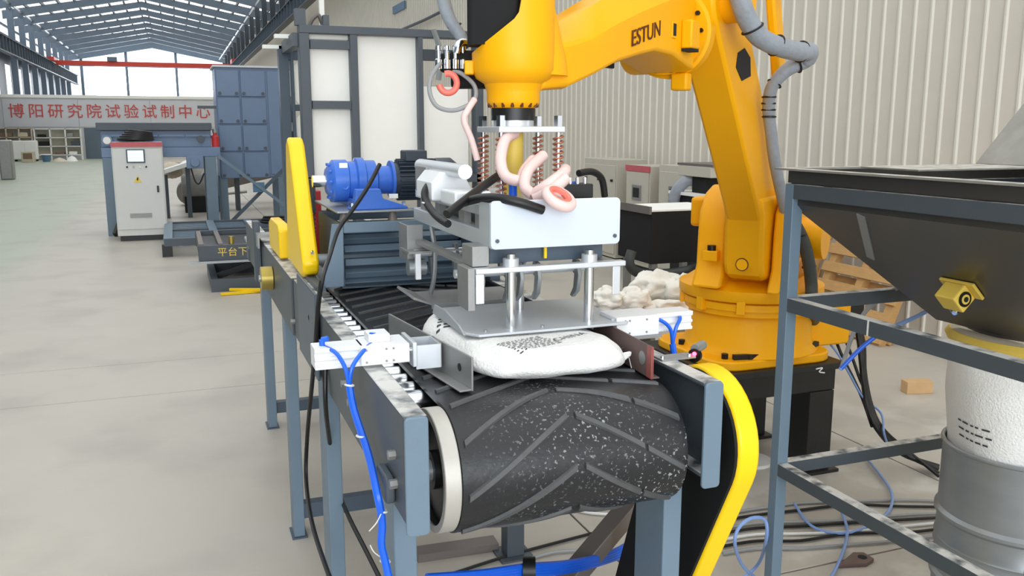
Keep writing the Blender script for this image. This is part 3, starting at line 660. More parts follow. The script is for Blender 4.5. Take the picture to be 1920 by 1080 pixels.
build('side_skid', MB().box(1.24, 1.285, 3.55, 4.25, 1.451, 1.47).box(1.192, 1.24, 3.9, 4.1, 1.455, 1.47), 'steel_d', t, smooth=False)
build('roller_core', MB().cyl((.65, 3.86, 1.535), (1.17, 3.86, 1.535), .1, n=26), 'steel_d', t)
for k in range(14):
    a = 2*pi*k/14; c = Vector((0, 3.86+.118*cos(a), 1.535+.118*sin(a))); d = Vector((0, cos(a), sin(a)))
    build('roller_bar', MB().beam((.648, c.y, c.z), (1.172, c.y, c.z), .03, .034, d), 'steel', t, smooth=False, bevel=.003)
build('roller_flange', MB().cyl((.64, 3.86, 1.535), (.648, 3.86, 1.535), .12, n=30), 'black', t)
build('roller_shaft', MB().cyl((.55, 3.86, 1.535), (.64, 3.86, 1.535), .025), 'galv', t)
prof = [(4.10, 2.03), (4.16, 2.06), (4.22, 2.03), (4.34, 1.52), (4.32, 1.475), (3.86, 1.462), (3.80, 1.485), (3.785, 1.53)]
cg = build('chain_guard', MB().prism(prof, 'x', .478, .548), 'guard', t, bevel=.012, label='tall yellow wedge-shaped chain guard')
build('guard_screw', MB().cyl((.52, 3.80, 1.58), (.52, 3.785, 1.575), .007, n=8), 'chrome', cg)
build('small_guard', MB().prism([(4.45, 1.462), (4.95, 1.462), (4.95, 1.6), (4.85, 1.63), (4.5, 1.63), (4.45, 1.6)], 'x', .452, .505), 'guard', t, bevel=.008, label='small yellow guard box behind the tall one')
build('spring_post', MB().tube([(.60+.012*cos(k*1.3), 4.3+.012*sin(k*1.3), 1.5+.004*k) for k in range(50)], .004, 5, sm=1), 'slate', t)
build('damper', MB().cyl((.6, 4.3, 1.7), (.6, 4.3, 1.86), .018), 'slate', t)
for x in (.632, .665, .835, .87):
    build('rubber_mount', MB().rev([(0, 0), (.021, 0), (.013, 1), (0, 1)], (x if x not in (.665, .87) else x, 3.63 if x in (.632, .835) else 4.17, 1.72), (x, 3.63 if x in (.632, .835) else 4.17, 1.757), 16), 'strut', t)

# ------------------------------------------------------------------ gear motor
t = thing('gear_motor', 'blue cycloidal gear reducer with dark ribbed motor on the press roller', 'motor', (.8, 3.9, 1.757))
ZM, YM = 1.872, 3.9
build('base_plate', MB().box(.6, .92, 3.6, 4.22, 1.757, 1.765), 'galv', t, smooth=False, bevel=.002)
build('output_shaft', MB().cyl((.548, YM, ZM), (.61, YM, ZM), .026), 'chrome', t)
h = build('reducer_housing', MB().rev([(0, 0), (.052, 0), (.085, .08), (.092, .1), (.092, .3), (.084, .32), (.084, .42), (.1, .44), (.1, .55), (.088, .57), (.088, .72), (.062, .76), (.062, .95), (.085, .96), (.085, 1), (0, 1)], (.605, YM, ZM), (.9, YM, ZM), 40), 'blue_m', t)
for k in range(10):
    a = 2*pi*k/10
    build('housing_bolt', MB().cyl((.612, YM+.075*cos(a), ZM+.075*sin(a)), (.622, YM+.075*cos(a), ZM+.075*sin(a)), .007, n=6), 'blue_m', h)
build('name_plate', MB().box(.655, .69, YM-.07, YM-.066, ZM+.055, ZM+.08), 'alu', h, smooth=False)
build('reducer_foot', MB().prism([(.66, 1.765), (.905, 1.765), (.905, 1.775), (.8, 1.81), (.79, 1.85), (.69, 1.85), (.68, 1.79), (.66, 1.775)], 'y', 3.64, 3.7), 'blue_m', t, bevel=.004)
build('reducer_foot', MB().prism([(.66, 1.765), (.905, 1.765), (.905, 1.775), (.8, 1.81), (.79, 1.85), (.69, 1.85), (.68, 1.79), (.66, 1.775)], 'y', 4.1, 4.16), 'blue_m', t, bevel=.004)
build('foot_web', MB().box(.69, .79, 3.7, 4.1, 1.766, 1.8), 'blue_m', t, smooth=False)
build('lifting_eye', MB().torus((.675, YM-.085, ZM-.02), (0, 1, 0), .012, .006, 16, 6), 'blue_m', t)
for x in (.67, .89):
    for y in (3.65, 4.15): build('foot_bolt', MB().cyl((x, y, 1.775), (x, y, 1.795), .009, n=6), 'chrome', t)
build('motor_body', MB().cyl((.9, YM, ZM), (1.1, YM, ZM), .074, n=32), 'motor', t)
for k in range(26):
    a = 2*pi*k/26; d = Vector((0, cos(a), sin(a)))
    build('cooling_fin', MB().beam((.92, YM+.082*cos(a), ZM+.082*sin(a)), (1.09, YM+.082*cos(a), ZM+.082*sin(a)), .004, .022, d), 'motor', t, smooth=False)
build('fan_cover', MB().rev([(0, 0), (.092, 0), (.095, .1), (.095, .7), (.07, 1), (0, 1)], (1.095, YM, ZM), (1.2, YM, ZM), 32), 'motor', t)
build('terminal_box', MB().box(.95, 1.05, YM-.05, YM+.05, ZM+.08, ZM+.13), 'motor', t, bevel=.006)
build('motor_tag', MB().box(.86, .9, YM-.105, YM-.1, ZM-.075, ZM-.055), 'paper', t, smooth=False)
solo('red_block', MB().box(.612, .65, 4.35, 4.42, 1.46, 1.80), 'red', 'red painted steel bar behind the blue gear reducer', 'bar', bevel=.004, smooth=False)

# ------------------------------------------------------------------ guide plates with their pneumatic pushers
def pusher_hose(name, lb, a, b, j, down, r=.006):
    t = thing(name, lb, 'hose', j)
    build('tube', MB().tube([a, a*.55+j*.45+Vector((0, -.02, .035)), j+Vector((-.01, 0, .05)), j], r, 8), 'blue_t', t)
    build('tube', MB().tube([b, b*.55+j*.45+Vector((0, -.02, .035)), j+Vector((.01, 0, .05)), j], r, 8), 'blue_t', t)
    build('tube_bundle', MB().tube([j]+down, r*1.7, 8), 'blue_t', t)
    return t
t = thing('side_pusher', 'pneumatic pusher on the left rail carrying a steel angle guide plate', 'pusher', (.5, 2.4, 1.45))
build('cylinder_body', MB().prism([(2.35, 1.453), (2.43, 1.453), (2.43, 1.512), (2.35, 1.512), (2.35, 1.5), (2.358, 1.497), (2.358, 1.489), (2.35, 1.486), (2.35, 1.478), (2.358, 1.475), (2.358, 1.467), (2.35, 1.464)], 'x', .318, .45), 'alu_w', t, bevel=.002, smooth=False)
build('mounting_foot', MB().box(.45, .575, 2.36, 2.44, 1.4505, 1.458), 'alu', t, smooth=False)
gb = build('guide_block', MB().box(.44, .576, 2.33, 2.45, 1.458, 1.512), 'alu_w', t, bevel=.003, smooth=False)
for x in (.455, .51, .53):
    for z in (1.468, 1.502): build('screw', MB().cyl((x, 2.331, z), (x, 2.328, z), .0035, n=8), 'grey_m', gb)
build('top_block', MB().box(.47, .53, 2.37, 2.44, 1.512, 1.535), 'alu_w', t, bevel=.003, smooth=False)
build('push_head', MB().box(.585, .597, 2.33, 2.47, 1.442, 1.512), 'alu', t, bevel=.002, smooth=False)
for y in (2.36, 2.42): build('guide_rod', MB().cyl((.57, y, 1.485), (.59, y, 1.485), .008), 'chrome', t)
build('box_bracket', MB().box(.597, .668, 2.34, 2.346, 1.432, 1.5).box(.597, .668, 2.44, 2.446, 1.432, 1.5).box(.662, .668, 2.346, 2.44, 1.432, 1.5), 'alu', t, smooth=False)
d = (Vector((.705, 2.165, 0))-Vector((.625, 2.8, 0))).normalized(); nrm = Vector((-d.y, d.x, 0))
pa, pb = Vector((.625, 2.8, 0)), Vector((.705, 2.165, 0))
def zc(z): return Vector((0, 0, z))
build('guide_plate', MB().beam(pa+zc(1.453), pb+zc(1.453), .006, .094), 'grey_m', t, smooth=False, bevel=.002)
build('plate_flange', MB().beam(pa+zc(1.41)+nrm*-.02, pb+zc(1.41)+nrm*-.02, .036, .005), 'grey_m', t, smooth=False, bevel=.002)
build('plate_rib', MB().box(.668, .673, 2.35, 2.44, 1.43, 1.5), 'grey_m', t, smooth=False)
build('plate_hole', MB().cyl(pa+(pb-pa)*.88+zc(1.455)-nrm*.0045, pa+(pb-pa)*.88+zc(1.455)+nrm*.0045, .011, n=14), 'dark', t)
for i, (x, y) in enumerate(((A(604, 650, y=2.39).x, 2.39), (A(704, 642, y=2.39).x, 2.39))):
    build('air_fitting', MB().cyl((x, y, 1.512), (x, y, 1.528), .008).cyl((x, y, 1.528), (x+.016*(1-2*i), y-.008, 1.532), .0075), 'blue_t', t)
j = A(655, 722, y=2.3)
hose = pusher_hose('air_hose', 'blue air tubes strapped together on the left side of the conveyor', A(607, 650, y=2.39), A(700, 642, y=2.39), j,
   [A(664, 770, y=2.27), A(690, 850, y=2.15), A(706, 920, y=2.02), A(716, 975, y=2.02), A(715, 1020, y=2.02), A(722, 1052, y=2.02), A(735, 1110, y=2.02)])
for p in (A(655, 722, y=2.3), A(677, 818, y=2.2), A(717, 958, y=2.02), A(722, 1052, y=2.04)):
    build('cable_tie', MB().torus(p, (.2, .1, 1), .0115, .003, 16, 6), 'cable_w', hose)
build('tie_tail', MB().tube([A(717, 958, y=2.01), A(706, 980, y=2.0), A(692, 996, y=2.0)], .0015, 5), 'cable_w', hose)
build('tie_tail', MB().tube([A(720, 1048, y=2.03), A(702, 1036, y=2.01), A(694, 1022, y=2.01)], .0015, 5), 'cable_w', hose)
t = thing('side_pusher', 'pneumatic pusher on the right rail carrying the reddish stained guide plate', 'pusher', (1.3, 2.3, 1.45))
gb = build('guide_block', MB().box(1.245, 1.395, 2.38, 2.5, 1.458, 1.522), 'alu_w', t, bevel=.003, smooth=False)
for x in (1.275, 1.29, 1.35):
    for z in (1.47, 1.51): build('screw', MB().cyl((x, 2.381, z), (x, 2.378, z), .0035, n=8), 'grey_m', gb)
build('mounting_foot', MB().box(1.25, 1.4, 2.37, 2.5, 1.4505, 1.458), 'galv', t, smooth=False)
build('cylinder_body', MB().prism([(2.4, 1.46), (2.48, 1.46), (2.48, 1.52), (2.4, 1.52), (2.4, 1.506), (2.408, 1.503), (2.408, 1.494), (2.4, 1.491), (2.4, 1.484), (2.408, 1.481), (2.408, 1.472), (2.4, 1.469)], 'x', 1.395, 1.53), 'alu_w', t, bevel=.002, smooth=False)
pa, pb = Vector((1.236, 2.52, 0)), Vector((1.21, 2.095, 0)); d = (pb-pa).normalized(); nrm = Vector((-d.y, d.x, 0))
build('guide_plate', MB().beam(pa+zc(1.453), pb+zc(1.453), .006, .094), 'rust', t, smooth=False, bevel=.002)
build('plate_flange', MB().beam(pa+zc(1.409)+nrm*.012, pb+zc(1.409)+nrm*.012, .024, .005), 'rust', t, smooth=False, bevel=.002)
p = pa+(pb-pa)*.86
build('plate_hole', MB().cyl(p+zc(1.455)-nrm*.0045, p+zc(1.455)+nrm*.0045, .02, n=20), 'grey_m', t)
build('red_patch', MB().beam(pa+(pb-pa)*.93+zc(1.453), pb+zc(1.453), .0072, .092), 'redrust', t, smooth=False, label='red stained end of the guide plate')
build('push_bracket', MB().box(1.237, 1.245, 2.4, 2.48, 1.462, 1.515), 'alu', t, smooth=False)
j = A(1261, 645, y=2.37)
hr = pusher_hose('air_hose', 'pair of blue air tubes on the right-hand pusher', A(1206, 596, y=2.43), A(1274, 592, y=2.43), j, [A(1264, 665, y=2.36), A(1268, 690, y=2.35), A(1268, 725, y=2.38)])
for p in (A(1204, 598, y=2.43), A(1276, 593, y=2.43)): build('air_fitting', MB().cyl(p-zc(.02), p, .009).cyl(p, p+Vector((.012, 0, 0)), .009), 'cable', hr)
# sensor on the right rail
t = thing('photo_sensor', 'round grey photoelectric sensor with a red light on a small bracket', 'sensor', A(1300, 690, z=1.455))
c = A(1303, 655, y=2.13)
build('sensor_barrel', MB().cyl(c, c+Vector((.045, .03, .003)), .014, n=20), 'grey_m', t)
build('sensor_nut', MB().cyl(c+Vector((-.004, -.003, -.018)), c+Vector((.006, .004, -.018)), .02, n=18), 'black', t)
build('sensor_light', MB().cyl(c+Vector((-.006, -.006, -.012)), c+Vector((-.003, -.004, -.012)), .006, n=12), 'led', t)
build('bracket', MB().box(1.25, 1.36, c.y-.02, c.y+.03, 1.4505, 1.4555).box(1.335, 1.34, c.y-.01, c.y+.02, 1.4555, c.z-.015), 'galv', t, smooth=False)
for x in (1.262, 1.35): build('bracket_screw', MB().cyl((x, c.y, 1.4555), (x, c.y, 1.461), .006, n=8), 'chrome', t)

# ------------------------------------------------------------------ the bag on the belt
def bag_pt(u, v):             # a plump pillow with pinched, sewn ends
    a = 2*pi*u; b = pi*(v-.5)
    e = lambda c, p: math.copysign(abs(c)**p, c)
    x = .235*e(cos(b), .5)*e(cos(a), .55); y = .36*e(cos(b), .5)*e(sin(a), .55); z = .06*e(sin(b), .75)
    p = Vector((x, y, z)); wv = noise.noise(p*7+Vector((3, 1, 0)))*.016+noise.noise(p*16)*.007+noise.noise(Vector((p.x*40, p.y*40, p.z*8)))*.003
    p += Vector((x*.6, y*.6, z*2)).normalized()*wv
    f = max(0, (x+.14)/.45)*max(0, (-y-.0)/.345)      # front right corner runs out into the sewn mouth
    p += Vector((.045*f, -.02*f, -.006*f))
    if z < 0: p.z *= .8
    lim = .044+.004*noise.noise(p*5)
    if p.z > lim and p.y > -.3: p.z = lim
    p.z -= .018*max(0, (abs(x)-.14)/.1)*(.5+.5*(z > 0))
    return p
t = thing('cement_sack', 'full white woven sack lying on the belt under the gripper plate', 'sack', (.955, 2.5, 1.402))
cz = 1.402+.052
R = Matrix.Rotation(radians(3), 3, 'Z')
build('sack_body', MB().grid(lambda u, v: Vector((.953, 2.505, cz))+R @ bag_pt(u, v), 72, 44), 'sack', t, ang=80)
tip = A(1150, 655, y=2.22)
build('sewn_corner', MB().prism([(1.13, 1.425), (1.17, 1.43), (1.2, 1.449), (1.203, 1.462), (1.16, 1.456), (1.12, 1.46)], 'y', 2.2, 2.215), 'sack', t, bevel=.004)
build('sewing_thread', MB().tube([A(1165, 660, y=2.24), A(1172, 672, y=2.23), A(1178, 668, y=2.23), A(1184, 690, y=2.22)], .0015, 5), 'cable_w', t)
build('stitch_mark', MB().tube([A(1148, 660, y=2.25), A(1170, 652, y=2.25)], .0012, 5), 'ink', t)
def on_bag(o):
    m = o.modifiers.new('wrap', 'SHRINKWRAP'); m.target = [c for c in t.children if c.name.startswith('sack_body')][0]
    m.wrap_method = 'PROJECT'; m.use_project_z = True; m.use_negative_direction = True; m.use_positive_direction = False; m.offset = .002
RZ = Matrix.Rotation(radians(22), 3, 'Z')
tx = text('print', 'CHINA', .038, 'ink', t, (1.05, 2.3, 1.62), RZ, 0, 1.15); on_bag(tx)
for r in range(9):            # small unreadable print, as rows of short dashes
    mb = MB(); x = 0
    while x < .16:
        wd = random.uniform(.006, .02); c0 = RZ @ Vector((x-.2, -.012*r, 0))
        N = 4; q = [c0+RZ @ Vector((wd*i/N, dy, 0)) for dy in (0, .004) for i in range(N+1)]
        mb.add([Vector((1.0, 2.35, 1.62))+v for v in q], [(i, i+1, N+2+i, N+1+i) for i in range(N)]); x += wd+random.uniform(.004, .01)
    on_bag(build('print_row', mb, 'ink', t, smooth=False))
R2 = Matrix.Rotation(radians(-20), 3, 'Z')
for r in range(5):
    mb = MB(); x = 0
    while x < .13:
        wd = random.uniform(.01, .025); c0 = R2 @ Vector((x, -.03*r, 0)); N = 4
        mb.add([Vector((.765, 2.7, 1.62))+c0+R2 @ Vector((wd*i/N, dy, 0)) for dy in (0, .012) for i in range(N+1)], [(i, i+1, N+2+i, N+1+i) for i in range(N)]); x += wd+random.uniform(.006, .014)
    on_bag(build('print_row', mb, 'ink', t, smooth=False))

# ------------------------------------------------------------------ robot gripper
t = thing('robot_gripper', 'aluminium sack gripper hanging from the robot wrist above the belt', 'gripper', (1.08, 2.85, 2.12))
G = t
ALU = 'alu'
fp = build('front_plate', MB().prism(rrect(.838, 1.255, 1.752, 1.893, .014), 'y', 2.392, 2.404), 'plate_b', t, smooth=False, bevel=.002)
for x in (.857, 1.237): build('plate_screw', MB().cyl((x, 2.393, 1.777), (x, 2.388, 1.777), .006, n=10), 'slate', fp)
build('front_plate_return', MB().box(.838, .844, 2.404, 2.5, 1.76, 1.885), 'alu', t, smooth=False)
for x0, x1 in ((.842, .885), (1.21, 1.252)):
    build('side_rail', MB().box(x0, x1, 2.404, 3.3, 1.752, 1.8), ALU, t, bevel=.003, smooth=False)
    build('upper_rail', MB().box(x0+.008, x1-.008, 2.42, 3.3, 1.84, 1.872), ALU, t, bevel=.003, smooth=False)
    for y in (2.55, 2.72, 3.0, 3.2): build('rail_post', MB().box(x0+.01, x1-.01, y-.03, y+.03, 1.8, 1.84), 'grey_m', t, smooth=False)
for y in (2.5, 2.9, 3.28): build('cross_member', MB().box(.885, 1.21, y-.03, y+.03, 1.76, 1.795), 'grey_m', t, smooth=False)
build('drive_housing', MB().box(.9, 1.2, 2.62, 3.1, 1.795, 1.86), 'slate', t, bevel=.006, smooth=False)
build('mount_plate', MB().box(.9, 1.25, 2.62, 3.1, 1.86, 1.88), ALU, t, bevel=.003, smooth=False)
build('wrist_plate', MB().box(.99, 1.225, 2.74, 2.97, 2.085, 2.105), ALU, t, bevel=.003, smooth=False)
build('wrist_adapter', MB().cyl((1.08, 2.85, 2.105), (1.08, 2.85, 2.125), .07, n=30), 'alu', t)
for x in (1.005, 1.21):
    for y in (2.765, 2.945):
        r_ = build('guide_rod', MB().cyl((x, y, 1.88), (x, y, 2.12), .009, n=12), 'chrome', t)
        build('rod_nut', MB().cyl((x, y, 2.105), (x, y, 2.14), .016, n=6), 'chrome', r_)
        build('spring', MB().tube([(x+.017*cos(k*.7), y+.017*sin(k*.7), 1.885+.19*k/100) for k in range(101)], .0035, 5, sm=1), 'copper', r_)
build('lift_cylinder', MB().cyl((1.08, 2.85, 1.88), (1.08, 2.85, 2.085), .034, n=20), 'yellow_s', t)
for p, q_ in (((1.03, 2.72, 1.88), (1.03, 2.72, 1.95)), ((1.16, 2.62, 1.87), (1.16, 2.62, 1.94)), ((1.2, 2.62, 1.87), (1.2, 2.62, 1.93))):
    build('solenoid', MB().cyl(p, q_, .014, n=14), 'blue_t', t)
build('valve_block', MB().box(1.1, 1.24, 2.55, 2.63, 1.88, 1.925), 'black', t, bevel=.004, smooth=False)
for k in range(5): build('valve_fitting', MB().cyl((1.115+.026*k, 2.57, 1.925), (1.115+.026*k, 2.57, 1.945), .007, n=10), 'chrome', t)
# bearing blocks and cylinder at the rear left
build('bearing_block', MB().prism([(.79, 1.86), (.93, 1.86), (.93, 1.9), (.9, 1.955), (.82, 1.955), (.79, 1.92)], 'y', 2.85, 3.05), 'alu_w', t, bevel=.006, smooth=False)
build('bearing_block', MB().box(.8, .92, 2.62, 2.78, 1.86, 1.905), 'alu_w', t, bevel=.006, smooth=False)
build('actuator', MB().cyl((.86, 2.7, 1.962), (.86, 3.25, 1.962), .024, n=18), 'alu', t)
build('actuator_cap', MB().box(.825, .98, 3.05, 3.2, 1.872, 1.965), 'grey_m', t, bevel=.004, smooth=False)
# underside: push frame, rods, claws
build('push_bar', MB().box(.79, 1.275, 2.385, 2.42, 1.683, 1.699), ALU, t, bevel=.003, smooth=False)
for x in (.82, 1.24): build('push_bar_side', MB().box(x-.02, x+.02, 2.42, 3.25, 1.685, 1.697), 'grey_m', t, smooth=False)
for x in (.79, 1.232): build('drop_bracket', MB().box(x, x+.026, 2.388, 2.394, 1.595, 1.683), ALU, t, bevel=.002, smooth=False)
build('drop_bracket', MB().box(.768, .79, 2.394, 2.5, 1.575, 1.7), 'grey_m', t, smooth=False, bevel=.002)
build('inner_panel', MB().box(.86, 1.235, 2.47, 2.49, 1.699, 1.752), 'steel_d', t, smooth=False)
for x, y in ((.906, 2.41), (1.162, 2.41), (1.03, 2.66)):
    rd = build('push_rod', MB().cyl((x, y, 1.511), (x, y, 1.735), .015, n=24), 'chrome', t)
    build('rod_boss', MB().cyl((x, y, 1.699), (x, y, 1.722), .024, n=16), ALU, rd)
pl = build('press_plate', MB().prism([(.79, 2.36), (1.27, 2.36), (1.285, 2.38), (1.285, 2.78), (.78, 2.78), (.765, 2.74), (.76, 2.4)], 'z', 1.503, 1.511), 'plate_g', t, bevel=.002, smooth=False)
build('plate_lip', MB().prism([(2.4, 1.503), (2.74, 1.503), (2.72, 1.535), (2.6, 1.54), (2.46, 1.522)], 'x', .756, .762), 'plate_g', pl, smooth=False)
for x, y in ((.82, 2.39), (1.25, 2.39), (1.0, 2.39)): build('plate_screw', MB().cyl((x, y, 1.511), (x, y, 1.517), .006, n=8), 'galv', pl)
build('claw_shaft', MB().cyl((.79, 2.6, 1.652), (1.27, 2.6, 1.652), .014, n=18), ALU, t)
build('claw_shaft', MB().cyl((.79, 3.1, 1.652), (1.27, 3.1, 1.652), .014, n=18), ALU, t)
def claw(x, y, sgn):
    prof = [(0, .03), (.03, .025), (.045, -.02), (.03, -.075), (-.005, -.1), (-.02, -.095), (.005, -.065), (.012, -.02), (-.02, -.01)]
    build('claw', MB().prism([(y+sgn*a, 1.652+b) for a, b in prof], 'x', x-.007, x+.007), 'galv', t, bevel=.002)
for x in (.87, .96, 1.0, 1.06, 1.2): claw(x, 2.6, -1)
for x in (.86, .95, 1.04, 1.13, 1.22): claw(x, 3.1, 1)
for x in (.955, 1.01): build('claw_link', MB().beam((x, 2.6, 1.66), (x+.02, 2.56, 1.74), .012, .02), 'chrome', t, smooth=False, bevel=.002)
build('yellow_tag', MB().box(1.03, 1.038, 2.45, 2.458, 1.71, 1.75), 'guard', t, smooth=False)
# rear left carrier with a roller and shovel plate
build('rear_bracket', MB().box(.77, .83, 3.12, 3.13, 1.62, 1.752).box(.77, .776, 3.13, 3.25, 1.62, 1.752), 'grey_m', t, smooth=False, bevel=.002)
build('rear_bracket', MB().box(.76, .845, 3.06, 3.2, 1.655, 1.663), 'grey_m', t, smooth=False)
build('rear_lever', MB().box(.785, .805, 3.06, 3.075, 1.56, 1.655), 'alu_w', t, smooth=False, bevel=.002)
build('rear_wheel', MB().cyl((.765, 3.1, 1.6), (.83, 3.1, 1.6), .03, n=20), 'galv', t)
build('strut_tube', MB().tube([(.855, 3.1, 1.75), (.862, 3.08, 1.66), (.857, 3.08, 1.56), (.85, 3.1, 1.5)], .009, 8), 'galv', t)
build('shovel_plate', MB().prism([(.745, 1.51), (.81, 1.485), (1.16, 1.485), (1.16, 1.49), (.812, 1.491), (.75, 1.518)], 'y', 2.95, 3.2), 'grey_m', t, smooth=False, bevel=.001)
build('shovel_edge', MB().box(.81, 1.16, 2.945, 2.95, 1.472, 1.491), 'galv', t, smooth=False)
build('warning_label', MB().box(.8405, .8415, 2.44, 2.5, 1.762, 1.79), 'tag_y', t, smooth=False)
build('side_pad', MB().box(.79, .842, 2.42, 2.52, 1.7, 1.76), 'grey_m', t, smooth=False, bevel=.002)
# hoses of the gripper
t = thing('spiral_hose', 'pink and white spiral hose coiling down onto the gripper front plate', 'hose', (1.05, 2.6, 1.9))
P = [A(947, 262, y=2.75), A(939, 300, y=2.7), A(948, 330, y=2.65), A(975, 338, y=2.62), A(984, 320, y=2.66)]
build('hose_run', MB().tube([A(965, 250, y=2.8)]+P+[A(1000, 300, y=2.7)], .0185, 12), 'pink', t)
build('hose_run', MB().tube([A(1018, 292, y=2.7), A(990, 320, y=2.62), A(984, 350, y=2.58), A(1000, 365, y=2.55)], .0185, 12), 'pink', t)
build('hose_run', MB().tube([A(1000, 365, y=2.55), A(1030, 345, y=2.52), A(1056, 325, y=2.56), A(1060, 318, y=2.6)], .0185, 12), 'pink', t)
build('hose_run', MB().tube([A(1003, 372, y=2.54), A(1040, 352, y=2.5), A(1060, 335, y=2.52)], .0185, 12), 'pink', t)
c = A(1048, 372, y=2.365); build('hose_ring', MB().torus(c, (.25, -.5, .8), .04, .016, 36, 12), 'pink', t)
build('ring_liner', MB().torus(c+Vector((0, 0, .006)), (.25, -.5, .8), .033, .012, 36, 8), 'redt', t)
t = thing('gripper_cable', 'black corrugated hose running from gripper top to its left side', 'hose', A(870, 370, y=2.6))
build('hose_run', MB().tube([A(945, 322, y=2.8), A(905, 350, y=2.65), A(870, 377, y=2.55), A(838, 402, y=2.5)], .014, 10), 'cable', t)
t = thing('gripper_cable', 'black corrugated hose arching over the top of the white gripper plate', 'hose', A(930, 372, y=2.45))
build('hose_run', MB().tube([A(1018, 394, y=2.375), A(975, 380, y=2.375), A(935, 372, y=2.41), A(900, 372, y=2.5), A(868, 380, y=2.6)], .014, 10), 'cable', t)
t = thing('gripper_cable', 'black hose loop at the far left of the gripper', 'hose', A(810, 370, y=2.9))
build('hose_run', MB().tube([A(845, 340, y=3.0), A(815, 338, y=2.95), A(797, 358, y=2.9), A(800, 380, y=2.85), A(818, 405, y=2.75), A(840, 420, y=2.65)], .0125, 10), 'cable', t)
build('hose_run', MB().tube([A(850, 345, y=3.0), A(828, 345, y=2.95), A(818, 360, y=2.9)], .01, 10), 'cable', t)
build('hose_tie', MB().torus(A(800, 382, y=2.85), (.3, 0, 1), .015, .003, 16, 6), 'cable_w', t)
t = thing('gripper_cable', 'black hose arch at the right end of the gripper', 'hose', A(1130, 340, y=2.7))
build('hose_run', MB().tube([A(1085, 325, y=2.62), A(1110, 322, y=2.65), A(1128, 335, y=2.68), A(1134, 368, y=2.7)], .0115, 10), 'cable', t)

# ================================================================== robot on its pedestal
t = thing('robot_pedestal', 'heavy black oily steel table carrying the yellow robot', 'stand', (3.28, 4.6, 0))
build('top_plate', MB().box(2.82, 3.74, 4.15, 5.05, .66, .7), 'pedestal', t, bevel=.004, smooth=False)
build('apron', MB().box(2.86, 3.7, 4.19, 5.01, .52, .66), 'pedestal', t, bevel=.004, smooth=False)
for x in (2.95, 3.6):
    for y in (4.27, 4.92):
        build('leg', MB().box(x-.09, x+.09, y-.09, y+.09, .02, .52), 'pedestal', t, bevel=.004, smooth=False)
        build('foot_plate', MB().box(x-.13, x+.13, y-.13, y+.13, 0, .02), 'pedestal', t, smooth=False)
build('gusset', MB().prism([(3.04, .2), (3.2, .52), (3.04, .52)], 'y', 4.26, 4.28), 'pedestal', t, smooth=False)
build('chalk_mark', MB().tube([A(1530, 692, y=4.147), A(1542, 690, y=4.147), A(1536, 697, y=4.147), A(1546, 699, y=4.147)], .004, 5), 'paper', t)
BX, BY = 3.33, 4.58
DV = Vector((-.79275, -.60954, 0)); NV = Vector((.60954, -.79275, 0))
TR = Matrix(((DV.x, NV.x, 0, BX), (DV.y, NV.y, 0, BY), (0, 0, 1, 0), (0, 0, 0, 1)))
def rb(): return MB(TR)                 # local frame: x along the arm towards the gripper, y towards the near side, z up
t = thing('palletizing_robot', 'big yellow palletizing robot arm reaching over the conveyor', 'robot', (BX, BY, .7))
RO = t
b_ = build('base_plate', MB().prism(rrect(2.86, 3.72, 4.19, 5.0, .16, 6), 'z', .7, .755), 'yellow', t, bevel=.01)
for x, y in ((2.97, 4.3), (3.1, 4.24), (3.3, 4.24), (3.6, 4.3), (2.92, 4.7), (3.66, 4.7)):
    build('base_bolt', MB().cyl((x, y, .755), (x, y, .785), .022, n=6), 'black', b_)
for p, q in (((3.0, 4.26, .77), (3.2, 4.22, .77)), ((3.42, 4.24, .77), (3.64, 4.3, .79))): build('clamp_bar', MB().beam(p, q, .03, .03), 'black', b_, smooth=False, bevel=.003)
build('base_casting', MB().rev([(0, 0), (.42, 0), (.41, .1), (.385, .25), (.375, .9), (.36, 1), (0, 1)], (BX, BY, .755), (BX, BY, 1.0), 56), 'yellow', t)
cb = build('connector_box', MB().box(3.5, 3.98, 4.4, 4.78, .735, 1.0), 'yellow', t, bevel=.015)
build('connector', MB().box(3.98, 4.12, 4.44, 4.72, .9, .98), 'black', cb, bevel=.008)
build('warning_label', MB().box(3.62, 3.7, 4.395, 4.401, .9, .98), 'tag_y', cb, smooth=False)
build('slewing_ring', MB().rev([(0, 0), (.4, 0), (.4, .35), (.415, .4), (.415, .85), (.38, 1), (0, 1)], (BX, BY, 1.0), (BX, BY, 1.09), 56), 'yellow', t)
tt = build('turntable', MB().rev([(0, 0), (.43, 0), (.44, .15), (.44, .6), (.4, .75), (.36, 1), (0, 1)], (BX, BY, 1.09), (BX, BY, 1.2), 56), 'yellow', t)
for k in range(10):
    a = 2*pi*k/10+.2; build('cooling_slot', MB().beam((BX+.41*cos(a), BY+.41*sin(a), 1.02), (BX+.41*cos(a), BY+.41*sin(a), 1.1), .05, .05, (cos(a), sin(a), 0)), 'yellow', tt, smooth=False, bevel=.004)
def cheek(t0, t1): return rb().prism([(.48, 1.17), (.4, 1.3), (.39, 1.5), (.37, 1.62), (.28, 1.72), (.16, 1.76), (.02, 1.7), (-.1, 1.55), (-.3, 1.3), (-.36, 1.17)], 'y', t0, t1)
ck = build('turret_cheek', cheek(-.22, -.04), 'yellow', t, bevel=.02)
build('turret_cheek', cheek(.23, .3), 'yellow', t, bevel=.015)
build('turret_body', rb().prism([(-.36, 1.17), (.3, 1.17), (.22, 1.26), (-.1, 1.36), (-.36, 1.36)], 'y', -.24, .3), 'yellow', t, bevel=.02)
build('stop_block', rb().box(.39, .46, -.16, -.07, 1.33, 1.39), 'yellow', ck, bevel=.005, smooth=False)
